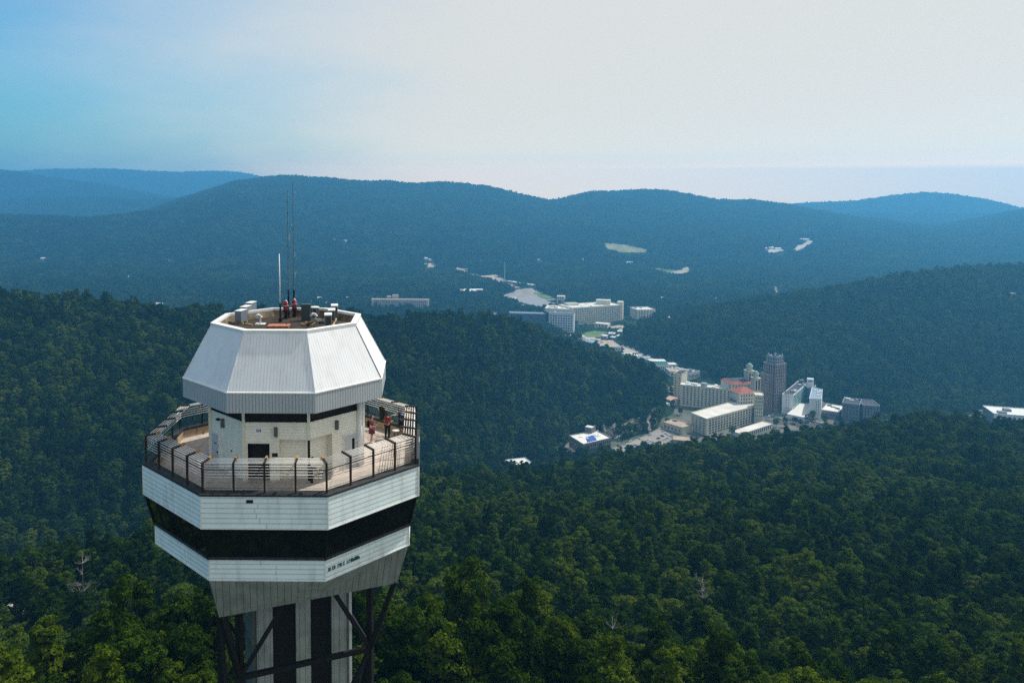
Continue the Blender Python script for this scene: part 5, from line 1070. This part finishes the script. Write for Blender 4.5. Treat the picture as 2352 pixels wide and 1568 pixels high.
# --- cars
CARP = {n_: mat('car_paint_' + n_, c_, .3, .2, var=.02, spec=.6) for n_, c_ in dict(white=(.75, .76, .77), silver=(.42, .44, .46), dark=(.04, .045, .05), red=(.3, .03, .03), blue=(.05, .12, .3)).items()}
def car_meshes():
    out_ = {}
    for n_, mt in CARP.items():
        m = MB(); m.box((0, 0, .62), (1.8, 4.5, .62)); m.box((0, .1, 1.38), (1.45, 2.0, .06)); o = m.build('body', mt, uv=False); bm_ = bmesh.new(); bm_.from_mesh(o.data); bmesh.ops.bevel(bm_, geom=bm_.edges[:], offset=.12, segments=2, affect='EDGES', clamp_overlap=True); bm_.to_mesh(o.data); bm_.free(); out_[n_] = o.data; bpy.data.objects.remove(o)
    m = MB(); P = [(-.82, -.95, .92), (.82, -.95, .92), (.82, 1.5, .92), (-.82, 1.5, .92)]; T_ = [(-.66, -.75, 1.36), (.66, -.75, 1.36), (.66, 1.0, 1.36), (-.66, 1.0, 1.36)]
    for k in range(4): m.face([P[k], P[(k + 1) % 4], T_[(k + 1) % 4], T_[k]])
    o = m.build('cabin_glass', GLASS, uv=False); gl = o.data; bpy.data.objects.remove(o); m = MB(); m.tube((-.1, 0, .33), (.1, 0, .33), .33, 12); o = m.build('wheel', BLACKM, uv=False); wl = o.data; bpy.data.objects.remove(o); return out_, gl, wl
CM, CGL, CWL = car_meshes()
def car(u, v, col, rz, lab, grp, z=ZT + .6):
    p = at_h(u, v, z); r_ = empty('parked_car', p, lab, 'car', grp, rz)
    for nm, me_ in (('body', CM[col]), ('window_glass', CGL)): o = bpy.data.objects.new(nm, me_); C.objects.link(o); o.parent = r_
    for x_, y_ in ((-.85, -1.4), (.85, -1.4), (-.85, 1.4), (.85, 1.4)): o = bpy.data.objects.new('wheel', CWL); C.objects.link(o); o.parent = r_; o.location = (x_, y_, 0)
rg = random.Random(12); g1 = 'cars parked in the car park below the cliff'
for x_, y_, c_ in ((1550, 622, 'white'), (1645, 594, 'white'), (1745, 556, 'silver'), (1890, 516, 'silver'), (1920, 541, 'white'), (1938, 552, 'white'), (1955, 563, 'white'), (1880, 566, 'dark'), (1838, 591, 'dark'), (1900, 600, 'white'), (1925, 590, 'silver'), (1752, 622, 'white'), (1792, 636, 'silver'),
                   (1740, 612, 'white'), (1850, 628, 'dark'), (1725, 668, 'dark'), (1600, 660, 'silver'), (1690, 690, 'white'), (1660, 672, 'white'), (1480, 655, 'silver'), (1770, 652, 'silver')):
    car(*c6(x_, y_), c_, R(rg.choice([-62, -62, 28]) + rg.uniform(-5, 5)), {'white': 'white car in the car park below the pale cliff', 'silver': 'silver car in the car park below the pale cliff', 'dark': 'dark car in the car park below the pale cliff'}[c_], g1)
g2 = 'cars on the street in front of the white hotel'
for i in range(26):
    t_ = i / 26; x_ = 1255 + 560 * t_ + rg.uniform(-6, 6); y_ = 668 + 62 * t_ + rg.choice([0, 16, 34]) * (1 - .4 * t_); c_ = rg.choice(['white', 'silver', 'dark', 'white', 'red', 'blue'])
    car(*c4(x_, y_), c_, R(rg.choice([70, -20]) + rg.uniform(-8, 8)), c_ + ' car on the street in front of the white U-shaped hotel', g2, ZT + .4)
g3 = 'cars along the far valley street'
for i in range(22):
    t_ = i / 22; u = 1385 + 105 * t_; v = 790 + 36 * t_ + rg.choice([-3, 3]); c_ = rg.choice(['white', 'silver', 'dark', 'white']); car(u, v, c_, R(60), c_ + ' car on the far valley street below the tan-roofed building', g3, ZT + .4)
# dead grey trees in the near forest, boulder track and hut at the lower left
def dead_tree(u, v, Y, lab, H, seed):
    p = at_y(u, v, Y); zg = float(ground(p.x, p.y)); rg = random.Random(seed); r_ = empty('dead_tree', (p.x, p.y, zg), lab, 'dead tree'); H = max(H, p.z - zg + 1.0) + 2.2
    m = MB(); P = [Vector((0, 0, -1))]
    for i in range(8): P.append(P[-1] + Vector((rg.uniform(-.2, .2), rg.uniform(-.2, .2), (H + 1) / 8)))
    for i in range(8): m.tube(P[i], P[i + 1], .2 * (1 - i / 9), 7, .2 * (1 - (i + 1) / 9))
    m.build('trunk', DEADWOOD, r_, uv=False)
    for i in range(24):
        k = rg.randint(5, 8); a = rg.uniform(0, 6.28); q0 = P[k]; d = Vector((math.cos(a), math.sin(a), rg.uniform(.1, .7))); ln = rg.uniform(2.4, 4.6) * (1.25 - k / 14); m = MB(); pr = q0
        for s_ in range(5):
            nx = pr + d * ln / 5; m.tube(pr, nx, .085 * (1 - s_ / 6), 5, .085 * (1 - (s_ + 1) / 6), caps=False); pr = nx; d = (d + Vector((rg.uniform(-.35, .35), rg.uniform(-.35, .35), rg.uniform(-.1, .3)))).normalized()
            for t_ in range(2):
                e = pr + (d + Vector((rg.uniform(-1, 1), rg.uniform(-1, 1), rg.uniform(-.3, .8)))).normalized() * ln * .3; m.tube(pr, e, .03, 4, .01, caps=False)
        m.build('branch', DEADWOOD, r_, uv=False)
dead_tree(1405, 1478, 146, 'bare grey dead tree with curling branches low in the middle of the near forest', 11, 1)
dead_tree(1290, 1515, 143, 'bare grey dead tree left of the one with curling branches', 10, 2)
dead_tree(1195, 1500, 147, 'bare grey dead tree at the bottom nearest the tower legs', 10, 3)
dead_tree(1612, 1382, 190, 'small bare grey tree among the pines right of centre', 12, 4)
dead_tree(185, 1322, 196, 'pale bare tree among green pines left of the tower', 12, 5)

# ================================================================== forest
def crown_mesh(name, seed, mats, kind=0, nclump=46, nleaf=46, leaf=.42, rad=3.1, h0=3.5, h1=13.0, merge=False):
    rg = np.random.default_rng(seed); V_ = []; cen = []
    for i in range(nclump):
        f = rg.uniform(0, 1) ** .75                      # 0 bottom .. 1 top
        prof = (math.sin(math.pi * min(1, .12 + .80 * f)) ** .7) if kind == 0 else (.95 - f * .5) * min(1, .5 + f * 2)
        a = rg.uniform(0, 2 * math.pi); rr = rad * prof * (.25 + .75 * rg.uniform(.05, 1) ** .5) * rg.uniform(.75, 1.15)
        cen.append((rr * math.cos(a), rr * math.sin(a), h0 + (h1 - h0) * (.08 + .9 * f) + rg.uniform(-.5, .5), rg.uniform(.55, 1.15) * (1.2 - .35 * f) * rad / 3.1))
    cen = np.array(cen); n = nclump * nleaf
    c = np.repeat(cen, nleaf, 0); d = rg.normal(size=(n, 3)); d[:, 2] = np.abs(d[:, 2]) * .9 - .25; d /= np.linalg.norm(d, axis=1)[:, None]
    p = c[:, :3] + d * c[:, 3:4] * rg.uniform(.55, 1.08, (n, 1)) * np.array([1, 1, .62])
    nn = d + rg.normal(size=(n, 3)) * .55 + np.array([0, 0, .25]); nn /= np.linalg.norm(nn, axis=1)[:, None]
    t1 = np.cross(nn, rg.normal(size=(n, 3))); t1 /= np.linalg.norm(t1, axis=1)[:, None]; t2 = np.cross(nn, t1)
    s_ = leaf * rg.uniform(.55, 1.25, (n, 1)); 
    q = np.stack([p - t1 * s_, p - t2 * s_ * .45, p + t1 * s_, p + t2 * s_ * .45], 1).reshape(-1, 3)
    if kind == 2: q = q
    me = bpy.data.meshes.new(name); me.vertices.add(len(q)); me.vertices.foreach_set('co', q.astype(np.float32).reshape(-1))
    me.loops.add(n * 4); me.loops.foreach_set('vertex_index', np.arange(n * 4, dtype=np.int32)); me.polygons.add(n)
    me.polygons.foreach_set('loop_start', (np.arange(n) * 4).astype(np.int32)); me.polygons.foreach_set('loop_total', np.full(n, 4, np.int32))
    me.update(calc_edges=True); me.materials.append(mats); return me, cen
def trunk_mesh(name, seed, cen, h1, mt, r0=.2, limbs=9):
    rg = random.Random(seed); m = MB(); z = -1.0; x = y = 0; r_ = r0; nz_ = 6; P = []
    for i in range(nz_ + 1):
        P.append((x, y, -1 + (h1 - 1.2 + 1) * i / nz_)); x += rg.uniform(-.2, .2); y += rg.uniform(-.2, .2)
    for i in range(nz_): m.tube(P[i], P[i + 1], r0 * (1 - i / nz_ * .8), 6, r0 * (1 - (i + 1) / nz_ * .8), caps=(i == 0))
    for c in rg.sample(list(map(tuple, cen)), min(limbs, len(cen))):
        k = min(nz_, max(1, int((c[2] * .86 + 1) / (h1) * nz_))); m.tube(P[k], c[:3], .06, 5, .02, caps=False)
    o = m.build(name, mt, None, uv=False); me = o.data; bpy.data.objects.remove(o); return me
VAR = []
for i in range(9):
    kd = [0, 0, 1, 0, 1, 0, 0, 1, 0][i]; h1 = [12.5, 14, 15.5, 11.5, 14.5, 13, 15, 13, 12][i]; rd = [3.1, 3.3, 2.5, 3.4, 2.7, 2.8, 3.0, 2.4, 3.6][i]
    lm = LEAF_Y if i == 8 else LEAF
    cm, cen = crown_mesh('crown', 100 + i, lm, kd, 60 if kd == 0 else 52, 105, .29, rd, 3.6 if kd == 0 else 2.6, h1)
    VAR.append((cm, trunk_mesh('trunk', i, cen, h1, BARK)))
MIDV = [crown_mesh('crown', 200 + i, LEAF, [0, 1, 0, 0][i], 30, 26, .8, 3.5, 3.2, [12, 14, 13, 11][i])[0] for i in range(4)]
FARV = []
for i in range(4):      # patches of several crowns for the far woods
    rg = np.random.default_rng(300 + i); parts_ = []
    for q in range(9):
        cm, cen = crown_mesh('tmp', 310 + i * 12 + q, LEAF, 0, 12, 7, 1.7, 3.6, 2.5, 11 + rg.uniform(-2, 3)); co = np.empty(len(cm.vertices) * 3, np.float32); cm.vertices.foreach_get('co', co)
        co = co.reshape(-1, 3) + np.array([(q % 3 - 1) * 6.5 + rg.uniform(-1.5, 1.5), (q // 3 - 1) * 6.5 + rg.uniform(-1.5, 1.5), 0]); parts_.append(co); bpy.data.meshes.remove(cm)
    q_ = np.concatenate(parts_).astype(np.float32); n = len(q_) // 4
    me = bpy.data.meshes.new('canopy_patch'); me.vertices.add(len(q_)); me.vertices.foreach_set('co', q_.reshape(-1)); me.loops.add(n * 4); me.loops.foreach_set('vertex_index', np.arange(n * 4, dtype=np.int32)); me.polygons.add(n)
    me.polygons.foreach_set('loop_start', (np.arange(n) * 4).astype(np.int32)); me.polygons.foreach_set('loop_total', np.full(n, 4, np.int32)); me.update(calc_edges=True); me.materials.append(LEAF); FARV.append(me)

# where no tree stands: the town floor, lots, roads and clearings
def scatter(y0, y1, space, seed, tlo=-.78, thi=.98):
    rg = np.random.default_rng(seed); xs = []; ys = []
    y = y0
    while y < y1:
        n = int((thi - tlo) * y / space) + 2; x = tlo * y + space * np.arange(n) + rg.uniform(-.42, .42, n) * space + rg.uniform(0, space)
        xs.append(x); ys.append(y + rg.uniform(-.42, .42, n) * space); y += space
    x = np.concatenate(xs); y = np.concatenate(ys); keep = np.hypot(x - TX, y - TY) > 14
    for P in CLEAR_POLY: keep &= ~inpoly(x, y, P)
    keep &= (fbm(x / 9., y / 9., 55, 2) > -.21) | (rg.uniform(0, 1, len(x)) > .8)
    x = x[keep]; y = y[keep]; return x, y, ground(x, y), rg
def inview(x, y, z, top=10., mg=60):
    d = y * cp - (z + top - CAM_Z) * sp; up = y * sp + (z + top - CAM_Z) * cp; u = CX + F_ * x / d; v = PY - F_ * up / d
    return (u > -mg) & (u < 2352 + mg) & (v < 1568 + mg) & (v > 0), u, v
def forest(name, meshes, x, y, z, sc, rot, vi, hide_parent=None):
    me = bpy.data.meshes.new(name); n = len(x); me.vertices.add(n); me.vertices.foreach_set('co', np.stack([x, y, z], -1).astype(np.float32).reshape(-1))
    for nm, dt, arr in (('sc', 'FLOAT', sc), ('rz', 'FLOAT', rot), ('vi', 'INT', vi)):
        a_ = me.attributes.new(nm, dt, 'POINT'); a_.data.foreach_set('value', np.asarray(arr, np.int32 if dt == 'INT' else np.float32))
    o = bpy.data.objects.new(name, me); C.objects.link(o); tag(o, kind='stuff')
    ng = bpy.data.node_groups.new(name + '_nodes', 'GeometryNodeTree'); ng.interface.new_socket('Geometry', in_out='INPUT', socket_type='NodeSocketGeometry'); ng.interface.new_socket('Geometry', in_out='OUTPUT', socket_type='NodeSocketGeometry')
    gi = ng.nodes.new('NodeGroupInput'); gout = ng.nodes.new('NodeGroupOutput'); lk = ng.links.new
    ip = ng.nodes.new('GeometryNodeInstanceOnPoints'); m2p = ng.nodes.new('GeometryNodeMeshToPoints'); lk(gi.outputs[0], m2p.inputs['Mesh']); lk(m2p.outputs['Points'], ip.inputs['Points'])
    g2i = ng.nodes.new('GeometryNodeGeometryToInstance')
    for ob in meshes:
        oi = ng.nodes.new('GeometryNodeObjectInfo'); oi.inputs['Object'].default_value = ob; oi.inputs['As Instance'].default_value = False; lk(oi.outputs['Geometry'], g2i.inputs[0])
    lk(g2i.outputs[0], ip.inputs['Instance']); ip.inputs['Pick Instance'].default_value = True
    def attr(nm, ty):
        a_ = ng.nodes.new('GeometryNodeInputNamedAttribute'); a_.data_type = ty; a_.inputs['Name'].default_value = nm; return [s for s in a_.outputs if s.enabled][0]
    lk(attr('vi', 'INT'), ip.inputs['Instance Index']); cx = ng.nodes.new('ShaderNodeCombineXYZ'); lk(attr('rz', 'FLOAT'), cx.inputs[2]); lk(cx.outputs[0], ip.inputs['Rotation'])
    lk(attr('sc', 'FLOAT'), ip.inputs['Scale']); lk(ip.outputs[0], gout.inputs[0])
    md = o.modifiers.new('scatter', 'NODES'); md.node_group = ng; return o

x, y, z, rg = scatter(95, 720, 5.1, 1)
bx, by = np.meshgrid(np.arange(-150, 190, 6.), np.arange(-150, 94, 6.)); bx = bx.ravel() + rg.uniform(-2, 2, bx.size); by = by.ravel() + rg.uniform(-2, 2, by.size); kp = (np.hypot(bx - TX, by - TY) > 14)
x = np.concatenate([x, bx[kp]]); y = np.concatenate([y, by[kp]]); z = ground(x, y)
vis, u_, v_ = inview(x, y, z)
order = np.argsort(y + np.where(vis, 0, 1e6)); order = order[y[order] > 94]; near = order[:300]
rest = np.setdiff1d(np.arange(len(x)), near)
prot = []
LBL = ['dark green bushy pine crowded among its like in the near forest', 'tall slender dark pine standing above its neighbours in the near forest', 'broad rounded yellow-green tree among the darker pines of the near forest']
for i, (cm, tm) in enumerate(VAR): prot.append((cm, tm))
crown_src = {}
rr_ = random.Random(9)
for q, i in enumerate(near):
    vi = rr_.choices(range(9), [4, 3, 3, 3, 3, 3, 3, 2, .5])[0]; s_ = .58 + .72 * rr_.betavariate(2, 2.2)
    kd = 2 if vi == 8 else (1 if vi in (2, 4, 7) else 0)
    nm = ['pine_tree', 'pine_tree', 'broadleaf_tree'][kd]
    r_ = empty(nm, (x[i], y[i], z[i]), LBL[kd], 'tree', ['bushy pines of the near forest', 'slender pines of the near forest', 'yellow-green trees of the near forest'][kd], rr_.uniform(0, 6.28)); r_.scale = (s_, s_, s_ * rr_.uniform(.88, 1.2))
    co_ = bpy.data.objects.new('crown', VAR[vi][0]); C.objects.link(co_); co_.parent = r_
    to_ = bpy.data.objects.new('trunk', VAR[vi][1]); C.objects.link(to_); to_.parent = r_
    crown_src.setdefault(vi, co_)
src = [crown_src[k] for k in sorted(crown_src)]
n = len(rest)
NV = min(9, len(src)); pr = np.array([4, 3, 3, 3, 3, 3, 3, 2, .9][:NV]); 
vsel = rg.choice(NV, n, p=pr / pr.sum()); vsel = NV - 1 - vsel if False else vsel
cand = inview(x[rest], y[rest], z[rest], 10, 500)[0] | (y[rest] < 160)
forest('near_forest', src, x[rest][cand], y[rest][cand], z[rest][cand], ((.55 + .8 * rg.beta(2, 2.2, n)) * (1 + .2 * np.clip((y[rest] - 250) / 300, 0, 1)))[cand], rg.uniform(0, 6.28, n)[cand], vsel[cand])
x, y, z, rg = scatter(720, 2100, 8.2, 2); n = len(x)
def member(mesh, parent, p):
    o = bpy.data.objects.new(mesh.name.split('.')[0], mesh); C.objects.link(o); o.location = p; return o
srcm = []; srcf = []
fm = forest('middle_forest', srcm, x, y, z, .8 + 1.05 * rg.beta(1.8, 2.4, n), rg.uniform(0, 6.28, n), rg.integers(0, 4, n))
def fill(fo, meshes, pts):
    ng = fo.modifiers[0].node_group; g2i = [q for q in ng.nodes if q.type == 'GEOMETRY_TO_INSTANCE'][0]
    for me_, p in zip(meshes, pts):
        o = member(me_, fo, p); o.parent = fo
        oi = ng.nodes.new('GeometryNodeObjectInfo'); oi.inputs['Object'].default_value = o; ng.links.new(oi.outputs['Geometry'], g2i.inputs[0])
fill(fm, MIDV, [(x[i], y[i], z[i]) for i in (5000, 9000, 14000, 20000)])
x, y, z, rg = scatter(2100, 6000, 21, 3); n = len(x)
ff = forest('far_forest', [], x, y, z, rg.uniform(1.0, 1.6, n), rg.uniform(0, 6.28, n), rg.integers(0, 4, n))
fill(ff, FARV, [(x[i], y[i], z[i]) for i in (3000, 5000, 9000, 12000)])
x, y, z, rg = scatter(6000, 9200, 34, 4); n = len(x)
fff = forest('distant_forest', [], x, y, z, rg.uniform(1.7, 2.4, n), rg.uniform(0, 6.28, n), rg.integers(0, 4, n))
fill(fff, FARV, [(x[i], y[i], z[i]) for i in (3000, 5000, 9000, 12000)])
# trees standing between the buildings of the town
st = [c4(*p) for p in ((1320, 600), (1300, 590), (1340, 615), (1675, 700), (1665, 715), (1690, 690), (1515, 745), (1500, 735), (1780, 745), (400, 470), (385, 430), (395, 520), (410, 590), (300, 400), (250, 330), (330, 430), (345, 470), (480, 660), (360, 760), (375, 775), (700, 300), (740, 290), (780, 295), (830, 300), (860, 305), (690, 330), (960, 830), (940, 850), (1340, 770), (1420, 770), (1560, 760), (1620, 755),
      (1900, 730), (1920, 740), (2050, 720), (2100, 715), (2200, 710), (2300, 720), (210, 590), (245, 640), (260, 700), (230, 745), (150, 780))] + [c5(*p) for p in ((1480, 480), (1500, 490), (1530, 500), (1560, 495), (1590, 470), (1480, 520), (1510, 530), (1540, 525), (1700, 540), (1830, 420), (1850, 430), (1860, 450), (1870, 470), (1840, 470), (1940, 480), (1900, 490), (1740, 600), (1700, 620), (1880, 680), (1900, 690), (1960, 700))]
for q, (u, v) in enumerate(st):
    p = at_h(u, v, ZT); vi = rr_.choice([0, 3, 5, 6, 8, 3]); s_ = rr_.uniform(.65, 1.0)
    if any(bool(inpoly(np.array([p.x]), np.array([p.y]), P)[0]) for P in FOOT): continue
    r_ = empty('broadleaf_tree', (p.x, p.y, ZT), 'rounded green tree standing between the buildings of the valley town', 'tree', 'trees between the town buildings', rr_.uniform(0, 6.28)); r_.scale = (s_ * 1.15, s_ * 1.15, s_)
    for nm, me_ in (('crown', VAR[vi][0]), ('trunk', VAR[vi][1])): o = bpy.data.objects.new(nm, me_); C.objects.link(o); o.parent = r_
